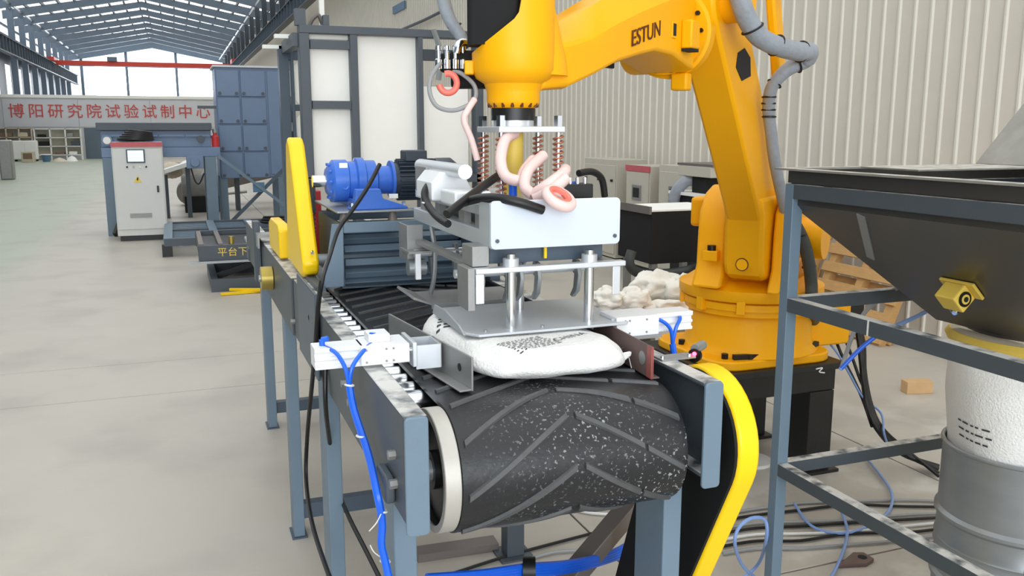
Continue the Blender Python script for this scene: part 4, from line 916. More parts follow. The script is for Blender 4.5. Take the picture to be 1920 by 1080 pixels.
build('rubber_stop', rb().cyl((.425, -.115, 1.39), (.425, -.115, 1.42), .025), 'black', ck)
build('axis_motor', rb().cyl((.1, .3, 1.46), (.1, .46, 1.46), .12, n=28), 'yellow', t)
build('axis_cover', rb().box(.02, .2, -.34, -.22, 1.5, 1.68), 'yellow', t, bevel=.02)
# lower arm
la = build('lower_arm', rb().prism(hull2((.15, 1.46), .2, (1.26, 2.7), .19, 18), 'y', .0, .2), 'yellow', t, bevel=.018)
build('lower_boss', rb().cyl((.15, .2, 1.46), (.15, .235, 1.46), .15, n=36), 'yellow', la)
build('lower_knuckle', rb().prism([(.6, 1.72), (.53, 1.6), (.52, 1.34), (.49, 1.27), (.42, 1.235), (.1, 1.235), (.0, 1.4), (.1, 1.72)], 'y', -.015, .215), 'yellow', la, bevel=.025)
build('plug', rb().cyl((.515, .1, 1.335), (.526, .1, 1.335), .034, n=28), 'yellow', la)
build('plug_groove', rb().torus((.523, .1, 1.335), (1, 0, 0), .034, .004, 28, 6), 'est', la)
build('elbow_boss', rb().cyl((1.26, .2, 2.7), (1.26, .3, 2.7), .12, n=36), 'yellow', la)
build('arm_pocket', rb().prism([(.86, 2.36), (.88, 2.45), (.98, 2.49), (1.08, 2.46), (1.1, 2.39), (1.0, 2.33)], 'y', .2, .2035), 'dark', la, smooth=False)
build('elbow_casting', rb().prism(hull2((1.26, 2.7), .19, (1.42, 2.52), .17, 14), 'y', -.22, .0), 'yellow', t, bevel=.018)
build('elbow_motor', rb().rev([(.11, 0), (.11, .7), (.09, 1), (0, 1)], (1.2, -.22, 2.72), (1.2, -.45, 2.72), 28), 'yellow', t)
build('link_rod', rb().beam((.45, .235, 2.36), (.68, .235, 2.85), .05, .13, (-.745, 0, .667)), 'yellow', t, bevel=.014)
build('link_rod', rb().beam((.68, .25, 2.86), (2.1, .25, 3.05), .04, .06), 'yellow', t, bevel=.01)
build('rod_joint', rb().cyl((.68, .2, 2.86), (.68, .31, 2.86), .08, n=26), 'yellow', t)
# joint ring with bolts
jr = build('joint_ring', rb().rev([(0, 0), (.205, 0), (.205, .55), (.19, .6), (.19, 1), (0, 1)], (1.4, -.01, 2.53), (1.5, -.01, 2.53), 44), 'yellow', t)
for k in range(14):
    a = 2*pi*k/14; build('ring_bolt', rb().cyl((1.5, -.01+.175*cos(a), 2.53+.175*sin(a)), (1.512, -.01+.175*cos(a), 2.53+.175*sin(a)), .011, n=6), 'black', jr)
# upper arm with chamfered top
def loft(secs): 
    mb = rb(); n = len(secs[0])
    for sc in secs: mb.v += [TR @ Vector(p) for p in sc]
    for i in range(len(secs)-1):
        for k in range(n): mb.f.append((i*n+k, i*n+(k+1) % n, (i+1)*n+(k+1) % n, (i+1)*n+k))
    mb.f += [tuple(range(n-1, -1, -1)), tuple((len(secs)-1)*n+k for k in range(n))]; return mb
def sec(s, zb, zt, hw, ch): return [(s, hw, zb), (s, hw, zt), (s, hw*.35, zt+ch), (s, -hw*.35, zt+ch), (s, -hw, zt), (s, -hw, zb), (s, -hw*.75, zb-.012), (s, hw*.75, zb-.012)]
ua = build('upper_arm', loft([sec(1.5, 2.36, 2.70, .135, .07), sec(1.62, 2.385, 2.672, .14, .085), sec(1.76, 2.412, 2.64, .14, .09), sec(1.95, 2.415, 2.59, .14, .09), sec(2.1, 2.39, 2.548, .138, .09), sec(2.3, 2.35, 2.487, .135, .085), sec(2.5, 2.29, 2.42, .13, .075), sec(2.66, 2.245, 2.385, .12, .06), sec(2.8, 2.235, 2.37, .1, .04)]), 'yellow', t, bevel=.01)
text('logo', 'ESTUN', .088, 'est', ua, TR @ Vector((2.055, .1415, 2.468)), axes((-DV.x, -DV.y, .235), (0, 0, 1), (NV.x, NV.y, 0)), .0015, 1.0, 1.08)
pk = build('arm_window', rb().box(1.745, 1.795, .1385, .146, 2.475, 2.545), 'yellow', ua, smooth=False, bevel=.003)
build('arm_window_dark', rb().box(1.755, 1.785, .146, .148, 2.485, 2.535), 'dark', ua, smooth=False)
build('cable_box', rb().box(1.58, 1.68, .1385, .19, 2.44, 2.56), 'yellow', ua, bevel=.008)
build('box_gap', rb().box(1.585, 1.675, .142, .187, 2.428, 2.44), 'dark', ua, smooth=False)
build('arm_spine', rb().box(1.75, 2.45, -.16, -.14, 2.36, 2.44), 'dark', ua, smooth=False, bevel=.004)
build('lug', rb().box(1.42, 1.49, .02, .1, 2.27, 2.35), 'yellow', ua, bevel=.01)
build('arm_bracket', rb().box(1.98, 2.4, -.15, -.1, 2.62, 2.66), 'dark', ua, smooth=False)
# wrist head: a barrel cut by a slope, black motor rising out of it
WX, WY = 1.08, 2.85
def zrim(u): return 2.345+.11*(max(0, u+1)/1.15)**1.15+(.55*max(0, u-.12) if u < .6 else .264)
mb = MB(); n = 56; low = []; 
prof = [(.082, 2.18), (.09, 2.22), (.098, 2.245), (.125, 2.262), (.138, 2.29), (.138, 2.34)]
for r, z in prof:
    low.append(len(mb.v)); mb.v += [Vector((WX+r*cos(2*pi*k/n), WY+r*sin(2*pi*k/n), z)) for k in range(n)]
low.append(len(mb.v))
for k in range(n):
    a = 2*pi*k/n; u = (cos(a)*RT.x+sin(a)*RT.y); q = .138
    ztop = zrim(u)
    mb.v.append(Vector((WX+q*cos(a), WY+q*sin(a), ztop)))
low.append(len(mb.v))
for k in range(n):
    a = 2*pi*k/n; u = (cos(a)*RT.x+sin(a)*RT.y); ztop = zrim(u)-.005
    mb.v.append(Vector((WX+.12*cos(a), WY+.12*sin(a), ztop)))
low.append(len(mb.v)); mb.v += [Vector((WX+.12*cos(2*pi*k/n), WY+.12*sin(2*pi*k/n), 2.36)) for k in range(n)]
for a, c in zip(low, low[1:]): mb.f += [(a+k, a+(k+1) % n, c+(k+1) % n, c+k) for k in range(n)]
mb.f += [tuple(range(n)), tuple(low[-1]+k for k in range(n-1, -1, -1))]
wh = build('wrist_head', mb, 'yellow', t)
hc = Vector((WX, WY, 0))+RT*.035+Vector((.03, .08, 0))
build('wrist_hood', MB().rev([(0, 0), (.155, 0), (.15, .08), (.095, .45), (.085, 1), (0, 1)], hc+Vector((0, 0, 2.275)), hc+Vector((0, 0, 2.9)), 36), 'yellow', wh)
mk = Vector((WX, WY, 0))-RT*.075+Vector((-.02, -.055, 0))
build('wrist_motor', MB(Matrix.Translation(mk) @ Matrix.Rotation(-YAW, 4, 'Z')).prism(rrect(-.075, .098, -.045, .075, .02), 'z', 2.366, 2.95), 'blackm', t, label='black wrist motor housing')
build('wrist_tab', MB(Matrix.Translation((WX, WY, 0)) @ Matrix.Rotation(-YAW, 4, 'Z')).box(-.162, -.13, -.04, .02, 2.275, 2.32), 'yellow', wh, bevel=.005, smooth=False)
build('flange_collar', MB().rev([(0, 0), (.072, 0), (.086, .15), (.09, .25), (.09, 1), (0, 1)], (WX, WY, 2.165), (WX, WY, 2.25), 40), 'yellow', t)
for k in range(16):
    a = 2*pi*k/16; build('collar_bolt', MB().cyl((WX+.08*cos(a), WY+.08*sin(a), 2.168), (WX+.083*cos(a), WY+.083*sin(a), 2.182), .006, n=6), 'est', wh)
build('tool_flange', MB().cyl((WX, WY, 2.125), (WX, WY, 2.165), .075, n=36), 'black', t)
mw = Vector((WX, WY, 0))-RT*.19+Vector((.03, .09, 0))
build('side_motor', MB(Matrix.Translation(mw) @ Matrix.Rotation(-YAW, 4, 'Z')).box(-.02, .12, -.05, .06, 2.235, 2.36), 'blackm', t, bevel=.01)
# pneumatic fittings left of the wrist, with hoses
t = thing('air_manifold', 'black pneumatic valve block with shiny fittings left of the robot wrist', 'valve', A(845, 120, y=3.0))
c = A(850, 118, y=3.0)
build('manifold_block', MB(Matrix.Translation(c) @ Matrix.Rotation(-YAW, 4, 'Z')).box(-.045, .06, -.03, .05, -.03, .03), 'blackm', t, bevel=.006)
for k, px in enumerate((822, 838, 854, 868)):
    p = A(px, 112, y=2.96); build('fitting', MB().rev([(0, 0), (.012, 0), (.012, .4), (.008, .45), (.008, .8), (.011, .82), (.011, 1), (0, 1)], p-Vector((0, 0, .03)), p+Vector((0, 0, .045)), 14), 'chrome', t)
build('elbow_fitting', MB().tube([A(856, 100, y=2.95), A(862, 82, y=2.95), A(872, 80, y=2.96)], .014, 10), 'chrome', t)
t = thing('wrist_hose', 'grey and pink air hose looping beside the robot wrist', 'hose', A(850, 160, y=2.95))
build('hose_run', MB().tube([A(826, 118, y=2.95), A(808, 145, y=2.92), A(806, 175, y=2.9), A(820, 200, y=2.88), A(850, 207, y=2.87), A(880, 196, y=2.86), A(892, 180, y=2.86), A(888, 158, y=2.88), A(865, 138, y=2.92), A(850, 135, y=2.95)], .0075, 9), 'cable_g', t)
build('hose_run', MB().tube([A(890, 186, y=2.86), A(878, 205, y=2.85), A(870, 225, y=2.85), A(884, 262, y=2.85), A(895, 300, y=2.85)], .011, 10), 'pink', t)
c = A(840, 156, y=2.93)
build('red_coil', MB().tube([c+RT*(.03*cos(a))+Vector((0, 0, .032*sin(a))) for a in [1.9-k*.35 for k in range(15)]], .011, 10, sm=2), 'redt', t)
t = thing('wrist_conduit', 'grey wrapped conduit coming down left of the black wrist motor', 'conduit', A(850, 40, y=3.1))
build('conduit', MB().tube([A(828, -30, y=3.15), A(834, 10, y=3.12), A(845, 40, y=3.08), A(862, 65, y=3.04), A(872, 85, y=3.0)], .02, 12, rad=lambda f: .026-.007*f), 'wrap', t)
build('cable_tie', MB().torus(A(852, 48, y=3.07), (.3, .1, -.8), .024, .003, 18, 6), 'cable', t)
# conduit of the elbow
t = thing('robot_conduit', 'grey cloth wrapped cable conduit bulging out behind the robot elbow', 'conduit', A(1450, 120, y=4.2))
pts = [A(1375, -50, y=3.5), A(1388, 0, y=3.5), A(1402, 38, y=3.52), A(1425, 70, y=3.55), A(1462, 88, y=3.6), A(1500, 97, y=3.68), A(1517, 97, y=3.72), A(1512, 112, y=3.76), A(1480, 128, y=3.8), A(1458, 148, y=3.84), A(1445, 170, y=3.88), A(1441, 205, y=3.95), A(1446, 250, y=4.0), A(1452, 300, y=4.05), A(1462, 350, y=4.1), A(1472, 395, y=4.15)]
build('conduit', MB().tube(pts[:8], .036, 14, rad=lambda f: .046), 'wrap', t)
build('conduit', MB().tube(pts[6:], .03, 14, rad=lambda f: .044-.012*min(1, f*3)), 'wrap', t)
for px, py, y, a, r in ((1411, 54, 3.53, (.5, 0, -.8), .05), (1455, 85, 3.6, (.8, .1, -.3), .05), (1502, 97, 3.7, (.9, .2, -.1), .05), (1494, 121, 3.78, (-.8, .2, -.4), .042), (1452, 157, 3.86, (-.5, .1, -.8), .036), (1442, 182, 3.9, (0, 0, 1), .034), (1441, 194, 3.93, (0, 0, 1), .034), (1441, 206, 3.95, (0, 0, 1), .034), (1442, 219, 3.96, (0, 0, 1), .034)):
    build('cable_tie', MB().torus(A(px, py, y=y), a, r, .005, 20, 6), 'cable', t)
t = thing('base_conduit', 'dark wrapped cable conduit hanging behind the robot base', 'conduit', A(1510, 450, y=4.95))
build('conduit', MB().tube([A(1472, 395, y=4.15), A(1490, 420, y=4.15), A(1506, 452, y=4.12), A(1516, 490, y=4.1), A(1521, 530, y=4.1), A(1522, 565, y=4.1), A(1526, 600, y=4.4)], .036, 14), 'wrap_d', t)
for px, py in ((1499, 440), (1517, 500)): build('cable_tie', MB().torus(A(px, py, y=4.13), (.2, 0, -1), .037, .005, 20, 6), 'cable', t)

# ================================================================== things behind the robot
def panel_cab(name, lb, x, y0, y1, h, band=False, scr=True, rows=((-.5, 7),)):
    t = thing(name, lb, 'cabinet', (x+.25, (y0+y1)/2, 0))
    build('plinth', MB().box(x+.02, x+.5, y0+.02, y1-.02, 0, .1), 'dark', t, smooth=False)
    build('cabinet_body', MB().box(x, x+.52, y0, y1, .1, h), 'cab_c', t, bevel=.008, smooth=False)
    build('door', MB().box(x-.015, x, y0+.03, y1-.03, .16, h-.09), 'cab_c', t, bevel=.005, smooth=False)
    if band: build('top_band', MB().box(x-.02, x, y0, y1, h-.085, h), 'band', t, smooth=False)
    ym = (y0+y1)/2
    if scr:
        s = build('meter_frame', MB().box(x-.03, x-.015, ym-.13, ym+.13, h-.5, h-.28), 'grey_m', t, bevel=.004, smooth=False)
        build('meter_glass', MB().box(x-.033, x-.03, ym-.09, ym+.09, h-.46, h-.32), 'dark', s, smooth=False)
    for dz, n in rows:
        for k in range(n): build('button', MB().cyl((x-.015, y0+.12+(y1-y0-.24)*k/(n-1), h+dz-.12), (x-.045, y0+.12+(y1-y0-.24)*k/(n-1), h+dz-.12), .02, n=10), 'dark', t)
    build('door_handle', MB().box(x-.035, x-.015, y0+.06, y0+.1, h*.42, h*.55), 'black', t, smooth=False)
    return t
panel_cab('electric_cabinet', 'narrow cream cabinet with a red top band by the side wall', 6.3, 11.12, 11.84, 1.56, True)
panel_cab('electric_cabinet', 'wider cream cabinet without band right of the red-topped one', 6.3, 10.0, 10.88, 1.6, rows=((-.5, 4), (-.72, 3)))
panel_cab('electric_cabinet', 'plain cream cabinet left of the red-topped one', 6.3, 12.15, 13.3, 1.62, scr=False, rows=((-.2, 3),))
t = thing('black_box', 'large black steel box with a white top on grey legs', 'box', (3.6, 6.3, 0))
build('box_body', MB().box(3.42, 4.08, 6.0, 6.55, 1.05, 1.46), 'blackm', t, bevel=.005, smooth=False)
build('box_top', MB().box(3.42, 4.08, 6.0, 6.55, 1.46, 1.475), 'paper', t, bevel=.002, smooth=False)
for x in (3.48, 4.02):
    for y in (6.06, 6.49): build('leg', MB().box(x-.025, x+.025, y-.025, y+.025, 0, 1.05), 'grey_m', t, smooth=False)
build('side_clip', MB().box(3.4, 3.42, 6.0, 6.5, 1.44, 1.5), 'strut', t, smooth=False)
solo('dark_cable_run', MB().tube([A(1185, 470, y=6.0), A(1180, 495, y=6.0), A(1200, 512, y=6.05), A(1250, 513, y=6.0), A(1300, 505, y=5.9), A(1325, 495, y=5.7)], .04, 10), 'wrap_d', 'dark wrapped cable run sagging below the black box', 'cable')
t = thing('black_cabinet', 'black cabinet with pale top behind the robot turret', 'cabinet', (5.6, 8.6, 0))
build('cabinet_body', MB().box(5.45, 6.0, 8.2, 9.1, 0, 1.34), 'blackm', t, bevel=.006, smooth=False)
build('cabinet_top', MB().box(5.42, 6.03, 8.17, 9.13, 1.34, 1.375), 'paper', t, smooth=False)
t = thing('cream_drive_unit', 'cream and black machine head standing on the black cabinet', 'machine', (5.6, 8.6, 1.375))
build('unit_neck', MB().box(5.5, 5.8, 8.45, 8.75, 1.375, 1.56), 'blackm', t, bevel=.006, smooth=False)
build('unit_head', MB().box(5.45, 5.95, 8.3, 8.98, 1.56, 1.68), 'cab_c', t, bevel=.008, smooth=False)
build('unit_cap', MB().box(5.45, 5.97, 8.28, 9.0, 1.68, 1.705), 'strut', t, smooth=False)
solo('wrapped_cable', MB().tube([A(1308, 340, y=8.8), A(1290, 338, y=8.85), A(1275, 350, y=8.9), A(1265, 368, y=8.95), A(1262, 395, y=9.0)], .07, 12), 'wrap', 'grey wrapped cable drooping from the cream machine head', 'cable')
# sack heap on a grey table
t = thing('low_table', 'low grey steel table under the heap of empty sacks', 'table', (2.75, 5.75, 0))
build('table_top', MB().box(2.15, 3.1, 5.35, 6.2, .68, .72), 'strut', t, bevel=.003, smooth=False)
for x in (2.2, 3.05):
    for y in (5.4, 6.15): build('leg', MB().box(x-.03, x+.03, y-.03, y+.03, 0, .68), 'strut', t, smooth=False)
def crumple(cx, cy, cz, rx, ry, rz, sd):
    def f(u, v):
        a, b = 2*pi*u, pi*(v-.5); p = Vector((cos(b)*cos(a), cos(b)*sin(a), sin(b)))
        q = p*1.7+Vector((sd, 0, 0)); wv = Vector((noise.noise(q), noise.noise(q+Vector((5, 0, 0))), noise.noise(q+Vector((0, 5, 0)))))*.9
        r1 = 1-2*abs(noise.noise((p+wv)*1.5+Vector((0, sd, 0)))); r2 = 1-2*abs(noise.noise((p+wv)*3.1+Vector((sd, sd, 0))))
        k = .84+.34*noise.noise(q)+.24*(1-2*abs(noise.noise((p+wv*.5)*.95+Vector((0, sd, 0)))))+.05*r2
        return Vector((cx+rx*p.x*k, cy+ry*p.y*k, max(cz-rz, cz+rz*p.z*k)))
    return MB().grid(f, 64, 40)
for i, (px, py, y, rx, ry, rz, lb) in enumerate(((1140, 560, 5.5, .13, .14, .075, 'crumpled white sack at the left end of the heap'), (1192, 562, 5.42, .11, .1, .085, 'white sack with its open mouth in the middle of the heap'), (1232, 540, 5.75, .2, .16, .12, 'big crumpled white sack on top of the heap'),
        (1278, 548, 5.6, .13, .16, .13, 'upright folded white sack beside the robot turntable'), (1250, 580, 5.35, .16, .1, .07, 'flattened white sack at the front of the heap'), (1285, 590, 5.3, .12, .1, .06, 'small folded white sack nearest the robot base'))):
    p = A(px, py, y=y); solo('empty_sack', crumple(p.x, p.y, max(.725+rz, p.z), rx, ry, rz, i*3.1+1), 'sack_b', lb, 'sack', 'empty sacks on the low table', ang=70)
# wooden pallets leaning on the wall
def pallet(name, lb, y0, lean, m='wood'):
    t = thing(name, lb, 'pallet', (6.6, y0+.5, 0))
    base = Matrix.Translation((6.25, y0, .02)) @ Matrix.Rotation(radians(lean), 4, 'Y')
    for k in range(3): build('stringer', MB(base).box(.06, .15, .03+.5*k, .13+.5*k, 0, 1.12), m, t, smooth=False, bevel=.004)
    for k in range(6): build('plank', MB(base).box(.03, .06, 0, 1.16, .02+.2*k, .13+.2*k), m, t, smooth=False, bevel=.003)
    for k in range(3): build('plank', MB(base).box(.15, .18, 0, 1.16, .05+.46*k, .16+.46*k), m, t, smooth=False, bevel=.003)
pallet('wooden_pallet', 'wooden pallet leaning on the side wall behind the hopper frame', 6.55, 22)
pallet('wooden_pallet', 'second wooden pallet leaning further back, beside the robot conduit', 7.8, 18)

# ================================================================== hopper with its frame, drum below
HX, HY = 3.06, 2.385
t = thing('hopper_stand', 'blue-grey welded steel frame with powder on its rails carrying the hopper', 'frame', (HX, HY, 0))
xs = (2.345, 3.725); ys = (1.735, 2.97)
for x in xs:
    for y in ys: build('post', MB().box(x, x+.052, y, y+.052, 0, 1.875), 'steel', t, smooth=False, bevel=.003)
for z, h in ((1.815, .06), (1.345, .058), (.62, .055)):
    for x in xs: build('rail', MB().box(x, x+.05, ys[0]+.052, ys[1], z, z+h), 'steel_shade_dust', t, smooth=False, bevel=.003)
    for y in ys: build('rail', MB().box(xs[0]+.052, xs[1], y, y+.05, z, z+h), 'steel_shade_dust', t, smooth=False, bevel=.003)
build('weld_seam', MB().box(2.344, 2.346, 2.5, 2.508, 1.345, 1.405), 'cable_w', t, smooth=False)
t = thing('steel_hopper', 'stainless steel funnel hopper sitting in the blue-grey frame', 'hopper', (HX, HY, 1.2))
r0, r1 = (.69, .64), (.17, .17); mb = MB()
def ring(a, b, z): return [Vector((HX-a, HY-b, z)), Vector((HX+a, HY-b, z)), Vector((HX+a, HY+b, z)), Vector((HX-a, HY+b, z))]
def shell(rings):
    mb = MB()
    for r in rings: mb.v += r
    for i in range(len(rings)-1): mb.f += [(4*i+k, 4*i+(k+1) % 4, 4*i+4+(k+1) % 4, 4*i+4+k) for k in range(4)]
    return mb
w = .006
build('funnel', shell([ring(.69, .63, 1.93), ring(.69, .63, 1.79), ring(.25, .25, 1.345), ring(.25-w, .25-w, 1.345), ring(.69-w, .63-w, 1.79+w), ring(.69-w, .63-w, 1.93), ring(.69, .63, 1.93)]), 'stainless', t, smooth=False)
build('rim_flange', shell([ring(.74, .68, 1.93), ring(.74, .68, 1.938), ring(.68, .62, 1.938), ring(.68, .62, 1.93), ring(.74, .68, 1.93)]), 'stain_d', t, smooth=False)
build('side_wall', shell([ring(.7, .64, 1.878), ring(.7, .64, 1.93), ring(.69, .63, 1.93), ring(.69, .63, 1.878), ring(.7, .64, 1.878)]), 'stainless', t, smooth=False)
build('outlet_neck', MB().rev([(.25, 0), (.25, 1), (.24, 1), (.24, 0), (.25, 0)], (HX, HY, 1.26), (HX, HY, 1.35), 40), 'stainless', t)
def on_funnel(px, py):
    d = A(px, py, y=1)-Vector((0, 0, CAM_H)); k = (HX-.69-.31*.989-.003)/(d.x+.989*d.z)
    return Vector((0, 0, CAM_H))+d*k
build('corner_stiffener', MB().beam(on_funnel(1614, 404), on_funnel(1633, 484), .035, .006, (-.7, 0, -.7)), 'galv', t, smooth=False)
t = thing('screw_chute', 'dusty grey inclined chute feeding powder into the hopper', 'chute', (3.35, 2.75, 1.94))
build('chute_trough', MB().prism([(3.29, 1.945), (3.38, 1.945), (3.38, 1.98), (3.5, 1.98), (4.25, 2.62), (4.25, 2.8), (4.12, 2.8)], 'y', 2.55, 2.95), 'stain_d', t, smooth=False, bevel=.006)
build('chute_flange', MB().box(3.3, 3.5, 2.5, 2.72, 1.9385, 1.95), 'stain_d', t, smooth=False, bevel=.003)
build('cross_plank', MB().box(2.62, 3.74, 2.6, 2.9, 1.9385, 1.9445), 'stain_d', t, smooth=False)
for x in (3.33, 3.46): build('flange_bolt', MB().cyl((x, 2.53, 1.95), (x, 2.53, 1.963), .012, n=6), 'grey_m', t)
c = Vector((2.60, 2.35, 1.538))
nf = Vector((-.711, 0, -.703)).normalized()      # outward normal of the left funnel face
c.x = HX-.69+(1.79-c.z)*.44/.445
t = thing('pneumatic_vibrator', 'pale yellow pneumatic vibrator bolted to the funnel side', 'vibrator', c)
vy = Vector((0, 1, 0)); vu = nf.cross(vy)
VT = Matrix((vy, vu, nf)).transposed().to_4x4(); VT.translation = c
build('mount_plate', MB(VT).box(-.075, .075, -.04, .04, .002, .014), 'yellow_s', t, bevel=.003, smooth=False)
build('vibrator_body', MB(VT).box(-.045, .045, -.038, .038, .014, .085), 'yellow_s', t, bevel=.006, smooth=False)
fc = c+nf*.05+vy*-.045
build('vibrator_cap', MB().cyl(fc, fc-vy*.004, .028, n=24), 'black', t); build('cap_ring', MB().cyl(fc-vy*.004, fc-vy*.006, .018, n=24), 'yellow_s', t); build('cap_hub', MB().cyl(fc-vy*.006, fc-vy*.008, .01, n=16), 'dark', t)
hs = c+nf*.05+vu*-.04 if (vu.z > 0) else c+nf*.05+vu*.04
build('hose_fitting', MB().cyl(hs, hs+Vector((-.02, 0, -.03)), .011, n=14), 'chrome', t)
e = hs+Vector((-.02, 0, -.03))
t = thing('vibrator_hose', 'pale blue air hose running from the vibrator to below the rail', 'hose', e)
build('hose_run', MB().tube([e, A(1765, 562, y=2.62), A(1735, 585, y=2.75), A(1700, 602, y=2.85), A(1650, 625, y=2.93), A(1612, 655, y=2.96), A(1575, 693, y=2.98)], .009, 10), 'blue_p', t)
build('hose_sleeve', MB().tube([A(1645, 628, y=2.931), A(1612, 655, y=2.957), A(1577, 691, y=2.976)], .0098, 10), 'blue_t', t)
t = thing('grey_hose', 'pale grey hose hanging from the hopper over the frame rail', 'hose', A(1600, 640, y=3.1))
build('hose_run', MB().tube([A(1700, 531, y=2.93), A(1668, 548, y=3.0), A(1645, 565, y=3.05), A(1622, 585, y=3.07), A(1600, 625, y=3.08), A(1586, 665, y=3.08), A(1578, 690, y=3.08)], .01, 10), 'cable_g', t)
# drum with the bag liner
t = thing('steel_drum', 'galvanised steel drum standing under the hopper outlet', 'drum', (HX, HY, 0))
R0 = .29
prof = [(0, 0), (R0, 0), (R0+.008, .008), (R0, .02), (R0, .32), (R0+.012, .335), (R0+.012, .35), (R0, .365), (R0, .47), (R0+.006, .48), (R0, .49), (R0, .51), (R0+.006, .52), (R0, .53), (R0, .62), (R0+.012, .635), (R0+.012, .65), (R0, .665), (R0, .96), (R0-.006, .96), (R0-.006, .05), (0, .05)]
build('drum_body', MB().rev(prof, (HX, HY, 0), (HX, HY, .9), 64), 'galv', t)
build('drum_rim', MB().torus((HX, HY, .868), (0, 0, 1), R0, .009, 64, 8), 'galv', t)
t = thing('liner_sack', 'white printed sack lining the drum and tied to the hopper outlet', 'sack', (HX, HY, .06))
def liner(u, v):
    a = 2*pi*u; z = .06+v*1.26
    r = .27+.03*min(1, max(0, (z-.88)/.2))
    r = r*(1+.02*sin(5*a+4*z)+.018*noise.noise(Vector((cos(a)*3, sin(a)*3, z*2)))*min(1, max(0, (z-.7)/.2)))
    if z > 1.2: r += .15*sin(13*a)*(z-1.2)-.2*(z-1.2)
    return Vector((HX+r*cos(a), HY+r*sin(a), z))
lb_ = build('sack_wall', MB().grid(liner, 72, 40), 'sack', t, ang=80)
build('sack_neck_band', MB().rev([(.27, 0), (.31, 0), (.32, .5), (.305, 1), (.27, 1), (.27, 0)], (HX, HY, 1.285), (HX, HY, 1.325), 48), 'yellow_s', t, label='yellow clamping band')
build('band_lid', MB().rev([(.252, 0), (.3, 0), (.28, 1), (.252, 1), (.252, 0)], (HX, HY, 1.325), (HX, HY, 1.335), 40), 'beige', t)
va = (Vector((0, 0, 0))-Vector((HX, HY, 0))).normalized(); pr_ = Vector((va.y, -va.x, 0))   # direction towards where the print faces
def on_liner(o):
    m = o.modifiers.new('wrap', 'SHRINKWRAP'); m.target = lb_; m.wrap_method = 'NEAREST_SURFACEPOINT'; m.wrap_mode = 'ABOVE_SURFACE'; m.offset = .003
def lin_rows(az, z0, n, wd, hgt, step):
    for r in range(n):
        mb = MB(); a = az; end = az+wd+random.uniform(-.1, .05)
        while a < end:
            da = random.uniform(.04, .12); z = z0-step*r
            vs = []
            for zz in (z, z+hgt):
                for i in range(4):
                    aa = a+da*i/3; vs.append(Vector((HX+.3*cos(aa), HY+.3*sin(aa), zz)))
            mb.add(vs, [(i, i+1, 5+i, 4+i) for i in range(3)]); a += da+random.uniform(.02, .05)
        on_liner(build('print_row', mb, 'ink', t, smooth=False))
az = math.atan2(-HY, -HX)
lin_rows(az-.95, .98, 3, .5, .007, .032); lin_rows(az-.9, .8, 2, .4, .007, .03)
lin_rows(az+.15, 1.08, 2, .35, .02, .05); lin_rows(az+.1, .97, 2, .3, .01, .035)

# ================================================================== on the floor, right
t = thing('wood_block', 'small plain wooden block lying on the floor beyond the drum', 'block', (5.5, 5.25, 0))
o = solo('wood_offcut', MB(Matrix.Translation((5.48, 5.27, 0)) @ Matrix.Rotation(radians(-14), 4, 'Z')).box(-.11, .11, -.05, .05, 0, .1), 'wood2', 'small plain wooden block lying on the floor beyond the drum', 'block', bevel=.004, smooth=False)
bpy.data.objects.remove(t)
t = thing('cable_bundle', 'bundle of black cables running down from the robot connector to the floor', 'cable', A(1620, 760, y=4.2))
for k in range(4):
    d = .012*k
    build('cable', MB().tube([A(1606+5*k, 612, y=4.5)+Vector((0, d, 0)), A(1612+3*k, 650, y=4.42), A(1617+2*k, 700, y=4.3), A(1626+3*k, 760, y=4.15), A(1645+4*k, 805, y=4.0), A(1690+6*k, 850, z=.1), A(1760, 875+6*k, z=.03)], .016 if k < 2 else .01, 9), 'cable', t)
for k, (x0, x1) in enumerate(((1560, 1600), (1578, 1612))):
    build('cable', MB().tube([A(x0, 620, y=4.5), A(x0+18, 665, y=4.4), A(x1, 710, y=4.3), A(x1+18, 750, y=4.2), A(x1+35, 800, y=4.05)], .01, 8), 'cable', t)
solo('blue_hose_line', MB().tube([A(1552, 640, y=4.45), A(1572, 665, y=4.4), A(1592, 700, y=4.3), A(1618, 745, y=4.2), A(1652, 775, y=4.1), A(1658, 815, y=3.95), A(1672, 850, z=.06)], .007, 8), 'blue_p', 'thin blue hose running beside the black cable bundle', 'hose')
solo('blue_hose_loop', MB().tube([A(1375, 1095, z=.02), A(1420, 1060, z=.1), A(1437, 1010, y=3.0), A(1434, 975, y=3.0), A(1408, 972, y=3.0), A(1385, 990, y=3.0), A(1378, 1020, y=3.0), A(1392, 1060, z=.12), A(1425, 1090, z=.02)], .008, 8), 'blue_p', 'loop of pale blue hose standing on the floor left of the hopper post', 'hose')
solo('blue_hose_arc', MB().tube([A(1490, 945, z=.02), A(1520, 985, z=.02), A(1570, 1000, z=.02), A(1620, 990, z=.02), A(1665, 960, z=.02), A(1672, 925, z=.02), A(1650, 890, z=.02), A(1625, 860, z=.02)], .008, 8), 'blue_p', 'arc of blue hose lying on the floor inside the hopper frame', 'hose')
solo('white_tube', MB().tube([A(1578, 960, z=.02), A(1588, 990, z=.02), A(1585, 1020, z=.02), A(1570, 1060, z=.02), A(1550, 1095, z=.02)], .008, 8), 'blue_p', 'pale hose curving over the floor plate edge at the bottom right', 'hose')
ordn = ['backmost', 'second from the back', 'third from the back', 'middle one', 'third from the front', 'second from the front', 'frontmost']
cols = ['cable_g', 'cable', 'cable_g', 'cable', 'cable_w', 'cable', 'cable_g']
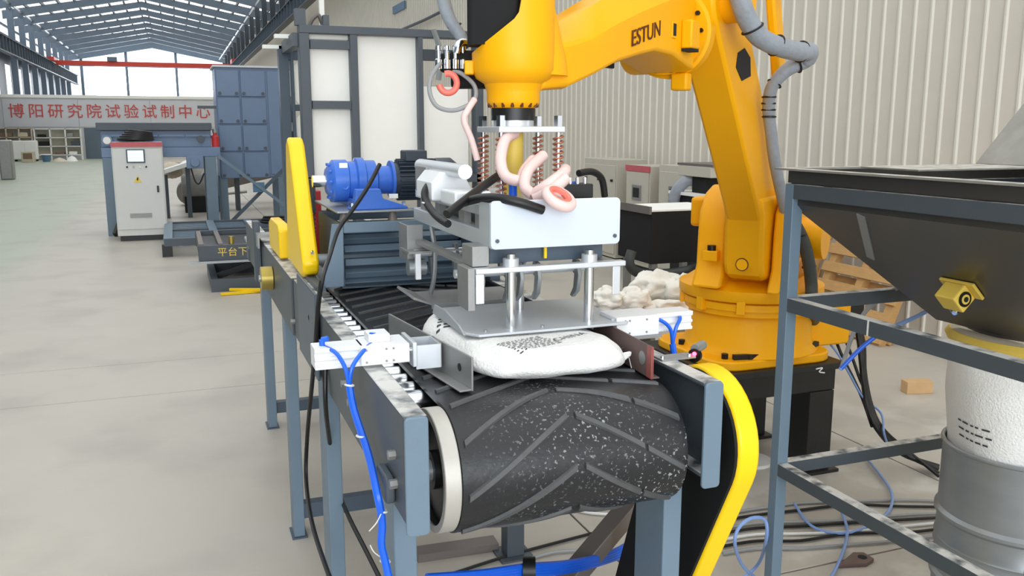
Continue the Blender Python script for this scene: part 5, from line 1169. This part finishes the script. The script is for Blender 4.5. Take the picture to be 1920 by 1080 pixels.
for k in range(7):
    y0 = 948+12*k+random.uniform(-3, 3)
    solo('floor_cable', MB().tube([A(1355, y0+18, z=.012), A(1420, y0+8, z=.012), A(1500, y0+random.uniform(-4, 8), z=.012), A(1590, y0+random.uniform(-12, 4), z=.012), A(1700, y0-8, z=.012), A(1790, y0-4-3*k, z=.012)], .008, 6), cols[k], 'thin cable across the floor below the hopper frame, %s of seven' % ordn[k], 'cable', 'cables across the floor below the hopper frame')
for k, (a, b, c_, m, lb) in enumerate((((1060, 925), (1150, 945), (1240, 955), 'cable', 'thin black cable on the floor under the belt'), ((1055, 950), (1110, 962), (1180, 965), 'cable_w', 'thin white cable on the floor under the belt'), ((850, 1075), (960, 1040), (1110, 1000), 'cable', 'dark cable crossing the floor near the bottom edge'), ((985, 1050), (1040, 1035), (1100, 1032), 'cable_g', 'grey cable on the floor beside the dark leg'))):
    solo('floor_cable', MB().tube([A(*a, z=.012), A(*b, z=.012), A(*c_, z=.012)], .008, 6), m, lb, 'cable')
t = thing('floor_lug', 'rusty steel lifting lug with a hole lying on the floor joint', 'lug', (3.02, 3.17, 0))
p = A(1615, 1052, z=0)
build('lug_plate', MB().prism([(p.x-.16, p.y-.02), (p.x-.02, p.y-.055), (p.x+.05, p.y-.03), (p.x+.05, p.y+.04), (p.x, p.y+.06)], 'z', .002, .02), 'rust', t, bevel=.003, smooth=False)
build('lug_hole', MB().cyl((p.x+.005, p.y, .018), (p.x+.005, p.y, .0215), .022, n=18), 'dark', t)
wd = A(1408, 866, z=.0)
solo('white_disc', MB().cyl(wd, wd+Vector((0, 0, .02)), .13, n=28), 'paper', 'white disc lying on the floor under the pedestal, right of the yellow guard', 'disc')
# below the conveyor
t = thing('blue_tube_bundle', 'thick bundle of blue air tubes along the floor below the belt', 'hose', A(960, 1070, y=2.5))
for k in range(4):
    build('tube', MB().tube([A(800, 1082+5*k, y=2.3), A(900, 1074+5*k, y=2.35), A(985, 1062+5*k, y=2.4), A(1060, 1056+5*k, y=2.5), A(1130, 1042+4*k, y=2.6), A(1180, 1018+5*k, y=2.7), A(1200, 985+5*k, y=2.8), A(1195, 965+3*k, y=2.9)], .011, 8), 'blue_t', t)
build('bundle_clamp', MB().cyl(A(992, 1068, y=2.4)-RT*.02, A(992, 1068, y=2.4)+RT*.02, .04, n=18), 'cable', t)
t = thing('inner_post', 'short dark steel post standing on the floor under the conveyor', 'post', (1.46, 3.82, 0))
build('post_tube', MB().box(1.41, 1.5, 3.8, 3.89, .01, 1.0), 'slate', t, smooth=False, bevel=.003)
build('foot_plate', MB().box(1.37, 1.54, 3.76, 3.93, 0, .01), 'slate', t, smooth=False)
solo('floor_bar', MB().beam((A(780, 1040, z=.02).x, A(780, 1040, z=.02).y, .02), (A(930, 1018, z=.02).x, A(930, 1018, z=.02).y, .02), .1, .04), 'strut', 'flat grey steel bar on the floor between the conveyor legs', 'bar', smooth=False)
solo('power_cable', MB().tube([A(712, 308, y=3.55), A(690, 350, y=3.5), A(660, 395, y=3.48), A(635, 430, y=3.45), A(618, 480, y=3.3), A(605, 520, x=.436), A(597, 570, x=.425), A(592, 640, x=.42), A(585, 720, x=.43), A(576, 820, x=.43), A(574, 900, x=.42), A(585, 980, x=.4), A(610, 1060, x=.4), A(630, 1110, x=.4)], .0085, 8), 'cable', 'long black power cable hanging from the gear motor down the left side of the conveyor', 'cable')
solo('power_cable', MB().tube([A(610, 690, x=.44), A(612, 780, x=.44), A(630, 900, x=.53), A(650, 960, y=3.1), A(690, 1040, y=2.8), A(720, 1100, y=2.6)], .0085, 8), 'cable', 'black cable sagging between the two front legs of the conveyor', 'cable')
